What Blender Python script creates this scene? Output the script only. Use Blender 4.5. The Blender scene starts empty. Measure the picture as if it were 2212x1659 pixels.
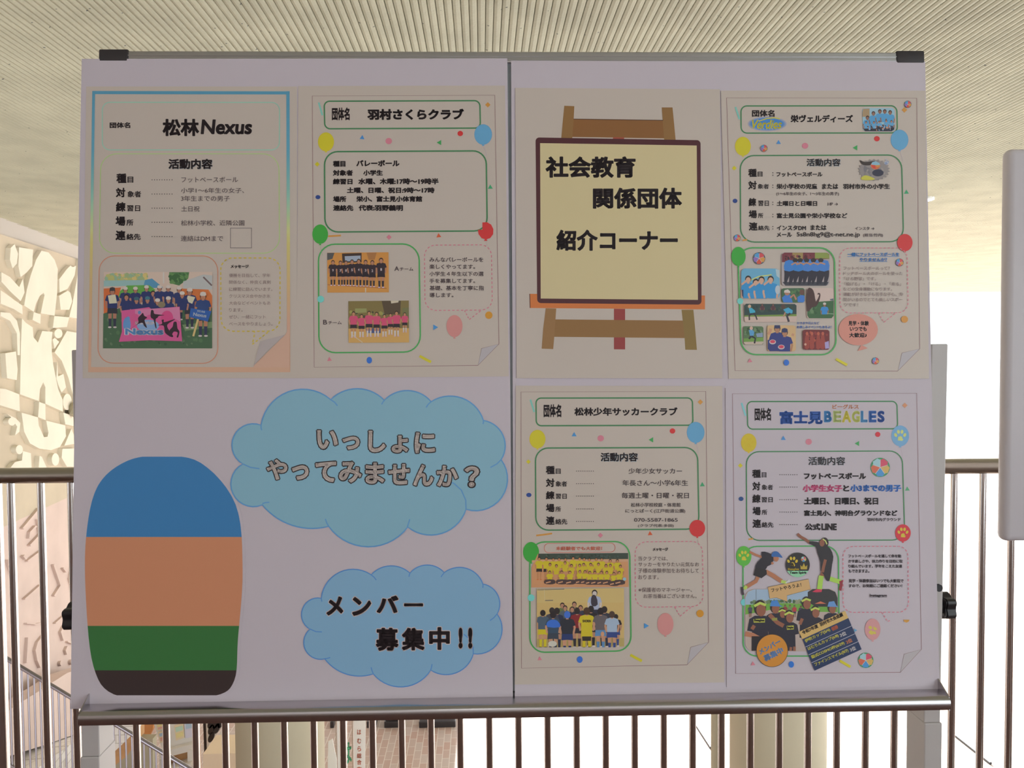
import bpy, bmesh, math, random
from math import sin, cos, pi, radians, atan2, hypot
from mathutils import Vector, Matrix
from mathutils.geometry import tessellate_polygon

S = bpy.context.scene
COL = S.collection
rnd = random.Random(7)

# ------------------------------------------------------------------ camera, world, light, exposure
FPX, CX, CY = 1750.0, 1106.0, 829.5
PSI, TH, RHO = radians(2.1), radians(2.0), 0.0073
EYE = Vector((0, 0, 1.45))
_f0 = Vector((sin(PSI), cos(PSI), 0)); _r0 = Vector((cos(PSI), -sin(PSI), 0)); _z = Vector((0, 0, 1))
FWD = cos(TH) * _f0 - sin(TH) * _z
_u = cos(TH) * _z + sin(TH) * _f0
RGT = cos(RHO) * _r0 - sin(RHO) * _u
UPV = cos(RHO) * _u + sin(RHO) * _r0
cam = bpy.data.cameras.new('camera'); cam.sensor_width = 36; cam.lens = FPX / 2212 * 36
cam.clip_start = 0.02; cam.clip_end = 300
co = bpy.data.objects.new('camera', cam); COL.objects.link(co)
co.matrix_world = Matrix(((RGT.x, UPV.x, -FWD.x, EYE.x), (RGT.y, UPV.y, -FWD.y, EYE.y), (RGT.z, UPV.z, -FWD.z, EYE.z), (0, 0, 0, 1)))
S.camera = co

w = bpy.data.worlds.new('sky'); S.world = w; w.use_nodes = True
bgn = w.node_tree.nodes['Background']
bgn.inputs[0].default_value = (0.93, 0.97, 1.0, 1); bgn.inputs[1].default_value = 5.0

def lamp(name, kind, energy, loc, target=None, size=1, size_y=None, color=(1, 1, 1)):
    l = bpy.data.lights.new(name, kind); l.energy = energy; l.color = color
    if kind == 'AREA':
        l.size = size
        if size_y: l.shape = 'RECTANGLE'; l.size_y = size_y
    elif kind == 'SUN': l.angle = size
    else: l.shadow_soft_size = size
    o = bpy.data.objects.new(name, l); COL.objects.link(o); o.location = loc
    if target is not None:
        o.rotation_euler = (Vector(target) - Vector(loc)).to_track_quat('-Z', 'Y').to_euler()
    return o
lamp('sunlight', 'SUN', 40, (0, 40, 12.6), (0, 12, -4.4), 0.01, color=(1, .97, .92))
lamp('window_daylight', 'AREA', 1500, (15.2, 9, -0.6), (-6, 9, -1.2), 12, 6.5, (0.95, 0.98, 1))
lamp('board_fill', 'AREA', 13, (0.0, -2.6, 1.9), (0.1, 1.2, 1.3), 3.2, 2.0, (.93, .97, 1))  # added fill lamp behind the camera, lifts the front of the board
lamp('camera_flash', 'POINT', 1.6, (-0.05, 0.0, 1.53), None, 0.012)
S.view_settings.view_transform = 'Standard'; S.view_settings.look = 'None'
S.view_settings.gamma = 1; S.view_settings.use_curve_mapping = False
S.view_settings.exposure = -0.8

# ------------------------------------------------------------------ helpers
def s2l(c):
    return tuple(((v / 255) / 12.92 if v / 255 <= 0.04045 else ((v / 255 + 0.055) / 1.055) ** 2.4) for v in c)
KPAPER = 0.78 / s2l((160, 150, 155))[0]
def ink(c):                     # colour of a print seen in the hall's light -> its reflectance
    v = [q * KPAPER for q in s2l(c)]; k = min(1, 0.88 / max(v)); return tuple(q * k for q in v)
def ray(px, py):
    return FWD + ((px - CX) / FPX) * RGT - ((py - CY) / FPX) * UPV
def on_plane(px, py, O, N):
    d = ray(px, py); return EYE + d * ((O - EYE).dot(N) / d.dot(N))
def on_z(px, py, z): return on_plane(px, py, Vector((0, 0, z)), Vector((0, 0, 1)))
def on_y(px, py, y): return on_plane(px, py, Vector((0, y, 0)), Vector((0, 1, 0)))

def material(name, base, rough=0.5, metal=0.0, noise=None, bump=None, spec=0.5):
    m = bpy.data.materials.new(name); m.use_nodes = True
    nt = m.node_tree; b = nt.nodes['Principled BSDF']
    b.inputs['Base Color'].default_value = (*base, 1); b.inputs['Roughness'].default_value = rough
    b.inputs['Metallic'].default_value = metal; b.inputs['Specular IOR Level'].default_value = spec
    if noise or bump:
        tc = nt.nodes.new('ShaderNodeTexCoord')
    if noise:
        sc, amt, dark = noise
        n = nt.nodes.new('ShaderNodeTexNoise'); n.inputs['Scale'].default_value = sc; n.inputs['Detail'].default_value = 5
        r = nt.nodes.new('ShaderNodeValToRGB')
        r.color_ramp.elements[0].position = 0.3; r.color_ramp.elements[1].position = 0.7
        r.color_ramp.elements[0].color = (*[v * (1 - amt) for v in base], 1)
        r.color_ramp.elements[1].color = (*[min(1, v * (1 + amt * dark)) for v in base], 1)
        nt.links.new(tc.outputs['Object'], n.inputs['Vector']); nt.links.new(n.outputs['Fac'], r.inputs['Fac'])
        nt.links.new(r.outputs['Color'], b.inputs['Base Color'])
    if bump:
        sc, st = bump
        n2 = nt.nodes.new('ShaderNodeTexNoise'); n2.inputs['Scale'].default_value = sc; n2.inputs['Detail'].default_value = 4
        bp = nt.nodes.new('ShaderNodeBump'); bp.inputs['Strength'].default_value = st; bp.inputs['Distance'].default_value = 0.01
        nt.links.new(tc.outputs['Object'], n2.inputs['Vector']); nt.links.new(n2.outputs['Fac'], bp.inputs['Height'])
        nt.links.new(bp.outputs['Normal'], b.inputs['Normal'])
    return m

def tag(o, label=None, cat=None, group=None, kind=None):
    if label: o['label'] = label
    if cat: o['category'] = cat
    if group: o['group'] = group
    if kind: o['kind'] = kind
    return o
def empty(name, loc=(0, 0, 0), rz=0):
    o = bpy.data.objects.new(name, None); COL.objects.link(o); o.location = loc; o.rotation_euler = (0, 0, rz)
    o.empty_display_size = 0.1
    return o
def link(name, me, mat, parent=None):
    o = bpy.data.objects.new(name, me); COL.objects.link(o)
    if mat is not None: me.materials.append(mat)
    if parent is not None: o.parent = parent
    return o

class MB:                       # collects boxes, tubes and prisms, builds ONE mesh object
    def __init__(s): s.bm = bmesh.new()
    def box(s, x0, x1, y0, y1, z0, z1, bevel=0, M=None):
        r = bmesh.ops.create_cube(s.bm, size=1)
        vs = r['verts']
        for v in vs:
            v.co = Vector(((x0 + x1) / 2 + v.co.x * (x1 - x0), (y0 + y1) / 2 + v.co.y * (y1 - y0), (z0 + z1) / 2 + v.co.z * (z1 - z0)))
            if M: v.co = M @ v.co
        if bevel:
            es = {e for v in vs for e in v.link_edges}
            bmesh.ops.bevel(s.bm, geom=list(es), offset=bevel, segments=3, affect='EDGES', profile=0.5)
        return s
    def tube(s, a, b, r, seg=20, r2=None):
        a = Vector(a); b = Vector(b); d = b - a
        q = Vector((0, 0, 1)).rotation_difference(d).to_matrix().to_4x4()
        bmesh.ops.create_cone(s.bm, cap_ends=True, segments=seg, radius1=r, radius2=r if r2 is None else r2, depth=d.length,
                              matrix=Matrix.Translation((a + b) / 2) @ q)
        return s
    def ball(s, c, r, sc=(1, 1, 1), u=20, v=12):
        bmesh.ops.create_uvsphere(s.bm, u_segments=u, v_segments=v, radius=r, matrix=Matrix.Translation(c) @ Matrix.Diagonal((*sc, 1)))
        return s
    def prism(s, pts, off):       # closed outline of 3-D points, pushed out by the vector off
        off = Vector(off); pts = [Vector(p) for p in pts]
        lo = [s.bm.verts.new(p) for p in pts]; hi = [s.bm.verts.new(p + off) for p in pts]
        n = len(pts)
        for t in tessellate_polygon([pts]):
            try: s.bm.faces.new([hi[i] for i in t])
            except ValueError: pass
            try: s.bm.faces.new([lo[i] for i in reversed(t)])
            except ValueError: pass
        for i in range(n):
            s.bm.faces.new((lo[i], lo[(i + 1) % n], hi[(i + 1) % n], hi[i]))
        return s
    def build(s, name, mat, parent=None, smooth=False):
        bmesh.ops.recalc_face_normals(s.bm, faces=s.bm.faces)
        me = bpy.data.meshes.new(name); s.bm.to_mesh(me); s.bm.free()
        if smooth:
            for p in me.polygons: p.use_smooth = True
            me.set_sharp_from_angle(angle=radians(35))
        return link(name, me, mat, parent)

# ------------------------------------------------------------------ materials
M = {}
def mk(k, *a, **kw): M[k] = material(k, *a, **kw)
mk('sheet_paper', ink((157, 150, 158)), 0.55)
mk('poster_paper', ink((157, 148, 141)), 0.42)
mk('whiteboard_enamel', (0.55, 0.62, 0.66), 0.25)
mk('aluminium', (0.66, 0.66, 0.69), 0.3, 1.0)
mk('tray_metal', (0.58, 0.56, 0.57), 0.26, 1.0)
mk('grey_paint', (0.62, 0.58, 0.57), 0.4)
mk('black_plastic', (0.025, 0.022, 0.025), 0.35)
mk('corner_plastic', (0.045, 0.038, 0.042), 0.5)
mk('dark_trim', (0.03, 0.03, 0.035), 0.5)
mk('steel', (0.72, 0.68, 0.66), 0.2, 1.0)
mk('stair_steel', (0.34, 0.32, 0.36), 0.3, 1.0)
mk('brushed_steel', (0.52, 0.49, 0.44), 0.3, 1.0)
mk('concrete', (0.48, 0.48, 0.365), 0.85, noise=(3.0, 0.12, 0.6), bump=(60, 0.25))
mk('mural_plaster', (0.62, 0.54, 0.41), 0.9, noise=(2.0, 0.08, 0.5))
mk('mural_relief', (0.86, 0.81, 0.68), 0.9, noise=(2.0, 0.05, 0.5))
mk('pink_shade_plaster', (0.72, 0.58, 0.52), 0.9, noise=(2.0, 0.08, 0.5))  # mural plaster with the pinkish shade of the lower wall put into its colour
mk('column_paint', (0.40, 0.36, 0.26), 0.75, noise=(1.5, 0.05, 0.5))
mk('white_paint', (0.82, 0.80, 0.76), 0.5)
mk('panel_white', (0.74, 0.70, 0.75), 0.4)
mk('wood', (0.55, 0.30, 0.13), 0.5, noise=(6, 0.2, 0.6))
mk('orange_board', (0.60, 0.25, 0.08), 0.6)
mk('carpet', (0.18, 0.085, 0.07), 0.95, noise=(40, 0.3, 0.8))
mk('plain_wall', (0.55, 0.47, 0.45), 0.9)
mk('cream_card', (0.85, 0.70, 0.52), 0.7)
mk('trim_paint', (0.60, 0.60, 0.58), 0.6)
def ink_material():
    m = bpy.data.materials.new('printed_ink'); m.use_nodes = True
    b = m.node_tree.nodes['Principled BSDF']; b.inputs['Roughness'].default_value = 0.42
    a = m.node_tree.nodes.new('ShaderNodeVertexColor'); a.layer_name = 'Col'
    m.node_tree.links.new(a.outputs['Color'], b.inputs['Base Color'])
    return m
M['ink'] = ink_material()
def pits(m):                    # small dark blow-holes scattered over the cast concrete
    nt = m.node_tree; b = nt.nodes['Principled BSDF']; src = b.inputs['Base Color'].links[0].from_socket
    tc = nt.nodes.new('ShaderNodeTexCoord'); v = nt.nodes.new('ShaderNodeTexVoronoi'); v.inputs['Scale'].default_value = 14; v.inputs['Randomness'].default_value = 1
    n = nt.nodes.new('ShaderNodeTexNoise'); n.inputs['Scale'].default_value = 5
    mt = nt.nodes.new('ShaderNodeMath'); mt.operation = 'MULTIPLY_ADD'; mt.inputs[1].default_value = -0.16; mt.inputs[2].default_value = 0.145
    lt = nt.nodes.new('ShaderNodeMath'); lt.operation = 'LESS_THAN'
    mx = nt.nodes.new('ShaderNodeMix'); mx.data_type = 'RGBA'; mx.inputs[7].default_value = (0.13, 0.14, 0.13, 1)
    nt.links.new(tc.outputs['Object'], v.inputs['Vector']); nt.links.new(tc.outputs['Object'], n.inputs['Vector'])
    nt.links.new(n.outputs['Fac'], mt.inputs[0]); nt.links.new(v.outputs['Distance'], lt.inputs[0]); nt.links.new(mt.outputs[0], lt.inputs[1])
    nt.links.new(lt.outputs[0], mx.inputs[0]); nt.links.new(src, mx.inputs[6]); nt.links.new(mx.outputs[2], b.inputs['Base Color'])
pits(M['concrete'])
def glass_material():
    m = bpy.data.materials.new('window_glass'); m.use_nodes = True; nt = m.node_tree
    nt.nodes.remove(nt.nodes['Principled BSDF'])
    t = nt.nodes.new('ShaderNodeBsdfTransparent'); t.inputs[0].default_value = (0.96, 0.98, 0.98, 1)
    g = nt.nodes.new('ShaderNodeBsdfGlossy'); g.inputs['Roughness'].default_value = 0.02
    mx = nt.nodes.new('ShaderNodeMixShader'); mx.inputs[0].default_value = 0.06
    nt.links.new(t.outputs[0], mx.inputs[1]); nt.links.new(g.outputs[0], mx.inputs[2])
    nt.links.new(mx.outputs[0], nt.nodes['Material Output'].inputs[0])
    return m
M['glass'] = glass_material()
def paver_material():
    m = bpy.data.materials.new('brick_pavers'); m.use_nodes = True; nt = m.node_tree
    b = nt.nodes['Principled BSDF']; b.inputs['Roughness'].default_value = 0.55
    tc = nt.nodes.new('ShaderNodeTexCoord'); mp = nt.nodes.new('ShaderNodeMapping'); mp.inputs['Rotation'].default_value = (0, 0, pi / 2)
    br = nt.nodes.new('ShaderNodeTexBrick')
    br.inputs['Color1'].default_value = (0.52, 0.36, 0.31, 1); br.inputs['Color2'].default_value = (0.56, 0.47, 0.44, 1)
    br.inputs['Mortar'].default_value = (0.72, 0.66, 0.62, 1); br.inputs['Scale'].default_value = 1
    br.inputs['Brick Width'].default_value = 0.25; br.inputs['Row Height'].default_value = 0.105; br.inputs['Mortar Size'].default_value = 0.006
    nt.links.new(tc.outputs['Object'], mp.inputs[0]); nt.links.new(mp.outputs[0], br.inputs['Vector']); nt.links.new(br.outputs['Color'], b.inputs['Base Color'])
    return m
M['pavers'] = paver_material()
def tile_material():
    m = bpy.data.materials.new('white_tile'); m.use_nodes = True; nt = m.node_tree
    b = nt.nodes['Principled BSDF']; b.inputs['Roughness'].default_value = 0.4
    tc = nt.nodes.new('ShaderNodeTexCoord'); mp = nt.nodes.new('ShaderNodeMapping'); mp.inputs['Rotation'].default_value = (pi / 2, 0, 0)
    br = nt.nodes.new('ShaderNodeTexBrick')
    br.inputs['Color1'].default_value = (0.85, 0.84, 0.80, 1); br.inputs['Color2'].default_value = (0.88, 0.86, 0.82, 1)
    br.inputs['Mortar'].default_value = (0.62, 0.60, 0.55, 1); br.inputs['Scale'].default_value = 1
    br.inputs['Brick Width'].default_value = 0.2; br.inputs['Row Height'].default_value = 0.1; br.inputs['Mortar Size'].default_value = 0.006
    nt.links.new(tc.outputs['Object'], mp.inputs[0]); nt.links.new(mp.outputs[0], br.inputs['Vector']); nt.links.new(br.outputs['Color'], b.inputs['Base Color'])
    return m
M['tile'] = tile_material()

# ------------------------------------------------------------------ the building
CEIL, LOW, YFAR = 3.05, -4.4, 21.0
def struct(o): o['kind'] = 'structure'; return o
struct(MB().box(-7.2, 16, -3.0, 2.42, -0.35, 0).build('floor', M['carpet']))
fl = struct(MB().box(-9, 30, 2.42, 45, LOW - 0.2, LOW).build('floor', M['pavers']))
struct(MB().box(-7.2, 1.9, -3.2, -3.0, -0.35, CEIL + 0.2).build('wall_back', M['plain_wall']))
struct(MB().box(1.9, 16, -3.1, -3.09, -0.35, CEIL).build('window_3', M['glass']))
struct(MB().box(-2.3, -0.4, YFAR, YFAR + 0.25, LOW, CEIL + 0.3).build('wall_light_block', M['plain_wall']))  # unseen wall added behind the board to keep sun off the floor
struct(MB().box(-9, -2.3, YFAR, YFAR + 0.25, -1.3, CEIL + 0.3).build('wall_light_block', M['plain_wall']))  # unseen wall added above the low opening to dim the ceiling
struct(MB().box(-9, -2.3, YFAR + 0.08, YFAR + 0.09, LOW, -1.3).build('window_4', M['glass']))
struct(MB().box(-0.4, 16.2, YFAR + 0.08, YFAR + 0.09, LOW, CEIL).build('window_1', M['glass']))
struct(MB().box(16.1, 16.11, -3, YFAR, LOW, CEIL).build('window_2', M['glass']))
def ribbed_ceiling():
    P = 0.0381; x0, x1 = -9.0, 16.2; n = int((x1 - x0) / P)
    prof = [(0.0, 0.011), (0.003, 0.0), (0.016, -0.0045), (0.030, -0.0025), (0.0365, 0.002)]
    vs, fs = [], []
    for i in range(n):
        for a, h in prof: vs.append((x0 + i * P + a, h))
    V = [(x, -3.2, CEIL + h) for x, h in vs] + [(x, YFAR, CEIL + h) for x, h in vs]
    m = len(vs)
    for i in range(m - 1): fs.append((i, i + 1, m + i + 1, m + i))
    me = bpy.data.meshes.new('ceiling'); me.from_pydata(V, [], fs); me.update()
    return struct(link('ceiling', me, M['concrete']))
ribbed_ceiling()
struct(MB().box(-9, 16.2, -3.2, YFAR + 0.3, CEIL + 0.012, CEIL + 0.3).build('trim_1', M['concrete']))   # slab above the ribs

# mural wall on the left: a vertical plane through the ceiling edge seen in the photo
WA = on_z(-40, 481.5, CEIL); WB = on_z(165, 551, CEIL)
WD = (WB - WA); WD.z = 0; WD.normalize()
WN = Vector((WD.y, -WD.x, 0))
if WN.x < 0: WN = -WN
W0 = WA - WD * 9; W1 = WA + WD * 14
def wall_at(px, py, out=0.0):
    O = WA + WN * out; return on_plane(px, py, O, WN)
def wall_strip(z0, z1, th, mat, name):
    a = W0 - WN * 0.3; b = W1 - WN * 0.3
    pts = [Vector((a.x, a.y, z0)), Vector((b.x, b.y, z0)), Vector((b.x, b.y, z1)), Vector((a.x, a.y, z1))]
    return MB().prism(pts, WN * (0.3 + th)).build(name, mat)
ZSPLIT = wall_at(100, 1096).z
wall_left = struct(wall_strip(ZSPLIT, CEIL + 0.02, 0, M['mural_plaster'], 'wall_left'))
wl2 = struct(wall_strip(LOW, ZSPLIT, 0.0, M['pink_shade_plaster'], 'wall_left'))  # lower zone, its pinkish shade painted into the wall colour
def cove():
    a = W0; b = W1
    return MB().prism([Vector((a.x, a.y, CEIL - 0.0)), Vector((a.x, a.y, CEIL - 0.06)), Vector((a.x, a.y, CEIL - 0.06)) + WN * 0.05, Vector((a.x, a.y, CEIL)) + WN * 0.4], b - a)
struct(cove().build('trim_2', M['trim_paint']))

# carved relief on the mural: raised pieces of plaster, outlines measured on the wall
def relief(parent, k, s, oy, pts, out=0.06, mat='mural_relief'):
    P = [wall_at(x / s, oy + y / s) for x, y in pts]
    b = MB().prism(P, WN * out)
    return b.build('carved_relief', M[mat], parent)
def smooth_pts(pts, n=4):       # closed Catmull-Rom
    out = []; L = len(pts)
    for i in range(L):
        p0, p1, p2, p3 = (Vector(pts[(i + j - 1) % L]) for j in range(4))
        for t in range(n):
            t /= n
            out.append(tuple(0.5 * (2 * p1 + (p2 - p0) * t + (2 * p0 - 5 * p1 + 4 * p2 - p3) * t * t + (3 * p1 - p0 - 3 * p2 + p3) * t ** 3)))
    return out
def ribbon(pts, w):
    pts = [Vector(p) for p in pts]; L, R = [], []
    for i, p in enumerate(pts):
        d = (pts[min(i + 1, len(pts) - 1)] - pts[max(i - 1, 0)]).normalized(); n = Vector((-d.y, d.x)) * w / 2
        L.append(tuple(p + n)); R.append(tuple(p - n))
    return L + R[::-1]
def ring(cx, cy, rx, ry, n=18): return [(cx + rx * cos(2 * pi * i / n), cy + ry * sin(2 * pi * i / n)) for i in range(n)]
c1 = (5.922, 480); c2 = (5.183, 740); c3 = (5.183, 1040); c4 = (5.2, 1340)
def R1(p, **k): relief(wall_left, 0, c1[0], c1[1], p, **k)
def R2(p, **k): relief(wall_left, 0, c2[0], c2[1], p, **k)
def R3(p, **k): relief(wl2, 0, c3[0], c3[1], p, **k)
def R4(p, **k): relief(wl2, 0, c4[0], c4[1], p, **k)
R1([(470, 365), (400, 480), (330, 680), (280, 860), (245, 1065), (370, 1145), (400, 1040), (450, 940), (500, 900), (560, 880), (640, 480), (560, 385)])
R1([(500, 900), (510, 930), (490, 1020), (460, 1165), (640, 1195), (672, 920), (682, 600), (640, 480), (560, 880)])
R1([(-60, 870), (0, 910), (110, 990), (220, 1065), (225, 1180), (110, 1110), (0, 1065), (-60, 1040)])
R1([(370, 1150), (460, 1180), (455, 1300), (355, 1250)])
R1([(636, 1200), (830, 1215), (800, 1340), (618, 1352)])
R1([(975, 450), (1150, 490), (1150, 1260), (830, 1215), (870, 1050), (925, 760)])
R1([(700, 730), (795, 605), (845, 555), (880, 575), (920, 555), (900, 680), (850, 780), (810, 850), (705, 900)])
R1([(700, 940), (810, 875), (845, 900), (870, 1010), (830, 1120), (720, 1120)])
R1(ring(690, 1425, 52, 60)); R1([(640, 1480), (700, 1530), (640, 1620), (615, 1500)])
R1([(70, 330), (120, 280), (165, 400), (150, 530), (95, 590), (60, 480)])
R1([(180, 320), (360, 350), (350, 560), (280, 640), (200, 700), (170, 560)])
R1([(-50, 640), (60, 700), (180, 830), (230, 720), (250, 900), (200, 1010), (60, 880), (-50, 760)])
R1([(-60, 1150), (60, 1160), (150, 1260), (190, 1420), (190, 1700), (160, 1700), (150, 1420), (60, 1260), (-60, 1200)])
R2([(190, -270), (235, -220), (311, -170), (320, -60), (370, 0), (420, -130), (536, -120), (525, 0), (530, 130), (545, 250), (600, 520), (650, 640), (655, 775), (455, 685), (455, 500), (430, 445), (395, 520), (380, 655), (168, 580), (178, 0)])
R2([(560, 110), (620, 10), (700, -130), (860, -100), (900, 700), (800, 705), (720, 400), (640, 200)])
R2([(590, 220), (600, 380), (660, 350), (690, 500), (640, 560), (600, 470), (580, 400)])
R2(ring(705, 665, 50, 92))
R2([(385, 665), (455, 690), (458, 870), (372, 835)])
R2([(660, 785), (860, 850), (860, 955), (682, 915)])
R2([(185, 785), (370, 838), (380, 930), (440, 1060), (480, 1055), (490, 1010), (465, 875), (680, 928), (690, 1050), (620, 1170), (520, 1205), (390, 1190), (280, 1130), (215, 1000)])
R2(ring(75, 885, 42, 45)); R2([(-60, 515), (0, 520), (158, 580), (165, 770), (0, 720), (-60, 700)])
R2([(20, 800), (120, 850), (170, 900), (160, 1000), (110, 1040), (135, 940), (60, 830)])
R2([(0, 120), (120, 100), (140, 300), (130, 420), (20, 400)])
R2([(752, 965), (815, 1130), (670, 1155)]); R2([(650, 1190), (810, 1185), (800, 1390), (700, 1390), (640, 1290)])
R2(ring(160, 1200, 40, 52)); R2([(200, 1215), (290, 1240), (300, 1420), (60, 1400), (110, 1340), (190, 1320)])
R2(ring(570, 1310, 42, 70)); R2([(390, 1270), (415, 1280), (470, 1400), (380, 1400)])
for p, wd in (([(225, 530), (415, 305)], 22), ([(400, 425), (425, 590), (305, 720)], 18), ([(375, 500), (310, 570), (300, 640)], 20),
              ([(275, 895), (445, 770)], 16), ([(575, 930), (655, 1165), (580, 1285)], 20), ([(245, 1320), (430, 1160)], 14),
              ([(790, 960), (765, 1090), (800, 1215)], 22), ([(680, 970), (720, 1015)], 16), ([(265, 1590), (370, 1600), (460, 1585)], 12),
              ([(590, 1590), (720, 1480)], 12), ([(60, 880), (110, 1040)], 20), ([(230, 830), (265, 870)], 24)):
    R3(ribbon(p, wd), out=0.04, mat='pink_shade_plaster')
for p, wd in (([(470, 165), (400, 250), (375, 340), (395, 450), (430, 530)], 24), ([(290, 195), (272, 480)], 24), ([(735, 295), (715, 340), (730, 385)], 22),
              ([(700, 60), (660, 130), (690, 230)], 18), ([(730, 240), (800, 262)], 14), ([(440, 660), (395, 780)], 18), ([(325, 1110), (345, 1220), (325, 1330)], 22)):
    R4(ribbon(p, wd), out=0.04, mat='pink_shade_plaster')
for cx, cy in ((660, 485), (780, 470), (705, 975)): R4(ring(cx, cy, 18, 30), out=0.04, mat='pink_shade_plaster')

# the sloping stair flank below the mural: white tile with a plaster band above it
def flank(pts, th, mat, name):
    return struct(MB().prism([wall_at(x, y, 0.25) for x, y in pts], WN * th).build(name, mat))
flank([(-60, 1690), (20, 1640), (60, 1614), (160, 1580), (220, 1556), (330, 1520), (330, 1760), (-60, 1760)], 0.5, M['tile'], 'trim_3')
flank([(-60, 1648), (60, 1612), (160, 1578), (330, 1518), (330, 1470), (160, 1440), (110, 1456), (-60, 1560)], 0.2, M['pink_shade_plaster'], 'trim_4')

# two round columns and the downpipe
def column(pxl, pxr, Y, nm, mat, lab, cat):
    a = on_y(pxl, 1600, Y).x; b = on_y(pxr, 1600, Y).x
    o = MB().tube(((a + b) / 2, Y, LOW), ((a + b) / 2, Y, CEIL), (b - a) / 2 * 0.995, 48).build(nm, M[mat], smooth=True)
    return o
c = column(512, 700, 8.6, 'column', 'column_paint', '', ''); struct(c)
tag(c, 'thick round beige column seen under the left half of the board', 'column')
c = column(1580, 1778, 8.6, 'column', 'column_paint', '', ''); struct(c)
tag(c, 'thick round beige column seen under the right half of the board', 'column')
c = column(1536, 1557, 9.0, 'drainpipe', 'column_paint', '', '')
tag(c, 'slim beige downpipe just left of the right-hand round column', 'pipe')

# ceiling spotlight peeping out at the board's right edge
sp = on_z(1999, 427, CEIL)
ce = empty('ceiling_light', (sp.x, sp.y, CEIL)); tag(ce, 'small round recessed ceiling light beside the top right edge of the board', 'light')
MB().tube((0, 0, -0.025), (0, 0, 0.02), 0.085, 32).build('trim_ring', M['white_paint'], ce, True)
lm = bpy.data.materials.new('lamp_glow'); lm.use_nodes = True
lb = lm.node_tree.nodes['Principled BSDF']; lb.inputs['Emission Color'].default_value = (1, .97, .9, 1); lb.inputs['Emission Strength'].default_value = 8
MB().tube((0, 0, -0.03), (0, 0, -0.0255), 0.07, 32).build('diffuser', lm, ce)

# small faceted ornament on the mural, half hidden by the board
oc = wall_at(163, 885, 0.12); orb = MB()
bmesh.ops.create_icosphere(orb.bm, subdivisions=1, radius=0.13, matrix=Matrix.Translation(oc))
tag(orb.build('wall_ornament', M['column_paint']), 'small tan faceted ornament on the mural at the left edge of the board', 'ornament')

# ------------------------------------------------------------------ railing behind the board
RZ = 1.13
ra = on_z(80, 1027, RZ); rb = on_z(2110, 1007, RZ)
rd = (rb - ra); RL = rd.length; rd.normalize()
rail = empty('railing', (ra.x, ra.y, 0), atan2(rd.y, rd.x))
tag(rail, 'stainless steel guard railing with thin upright bars behind the notice board', 'railing')
MB().tube((-2.6, 0, RZ), (RL + 2.4, 0, RZ), 0.0215, 28).build('top_rail', M['brushed_steel'], rail, True)
MB().tube((-2.6, 0, 0.09), (RL + 2.4, 0, 0.09), 0.014, 20).build('bottom_rail', M['steel'], rail, True)
def along(px, py):              # where a pixel meets the railing's upright plane
    n = Vector((rd.y, -rd.x, 0)); p = on_plane(px, py, ra, n); return (p - ra).dot(rd)
t0 = along(40, 1640); t1 = along(2177, 1640); pitch = (t1 - t0) / 34
bar_me = None
for i in range(-14, 46):
    x = t0 + pitch * i
    if x < -2.5 or x > RL + 2.3: continue
    if bar_me is None:
        o = MB().tube((0, 0, 0.09), (0, 0, RZ - 0.005), 0.0098, 18).build('baluster', M['steel'], rail, True); bar_me = o.data
    else: o = link('baluster', bar_me, None, rail)
    o.location = (x, 0, 0)
MB().tube((along(-1, 1640), 0.0, 0.0), (along(-1, 1640), 0.0, RZ - 0.004), 0.0255, 28).build('post', M['steel'], rail, True)
MB().tube((RL + 1.2, 0.0, 0.0), (RL + 1.2, 0.0, RZ - 0.004), 0.0255, 28).build('post', M['steel'], rail, True)

# handrail of the staircase going down on the left
SA = on_y(20, 1426, 7.0); SB = on_y(415, 1664, 7.0)
sd = SB - SA
stair = empty('stair_railing', (SA.x, SA.y, LOW)); tag(stair, 'sloping steel stair handrail with thin bars descending to the right below the mural', 'railing')
def srel(p): return Vector(p) - Vector((SA.x, SA.y, LOW))
MB().tube(srel(SA - sd * 0.8), srel(SB + sd * 0.35), 0.0185, 20).build('handrail', M['stair_steel'], stair, True)
MB().tube(srel(SA - sd * 0.8) - Vector((0, 0, 0.92)), srel(SB + sd * 0.35) - Vector((0, 0, 0.92)), 0.015, 16).build('bottom_rail', M['stair_steel'], stair, True)
nb = 30
for i in range(-18, int(nb * 1.32)):
    p = srel(SA + sd * (i / nb)); 
    MB().tube(p - Vector((0, 0, 0.92)), p, 0.0078, 12).build('baluster', M['stair_steel'], stair, True)
# the flight it guards: white tiled side, wooden edge, beige wall under it
E_ = Vector((0, 0.55, 0))
q = [on_y(20, 1426, 7.35) + Vector((-1.2, 0, -0.45)), on_y(415, 1664, 7.35) + Vector((0.5, 0, -2.2))]
wf = empty('stair_flight', (q[0].x, 9.3, LOW)); tag(wf, 'staircase flank with white tiles, wooden edge board and beige wall below', 'stairs'); wf['kind'] = 'structure'
def fp(px, py, y=9.6): return on_y(px, py, y) - Vector((q[0].x, 9.3, LOW))
MB().prism([fp(238, 1540), fp(300, 1540), fp(300, 1572), fp(262, 1610), fp(238, 1632)], (0, 0.12, 0)).build('tiled_wall', M['tile'], wf)
MB().prism([fp(300, 1572), fp(300, 1596), fp(275, 1632), fp(238, 1662), fp(238, 1632), fp(262, 1610)], (0, 0.16, 0)).build('edge_board', M['wood'], wf)
MB().prism([fp(300, 1596), fp(330, 1596), fp(330, 1740), fp(238, 1740), fp(238, 1662), fp(275, 1632)], (0, 0.12, 0)).build('lower_wall', M['column_paint'], wf)

# ------------------------------------------------------------------ things on the lower floor
def on_low(px, py): return on_z(px, py, LOW)
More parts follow.
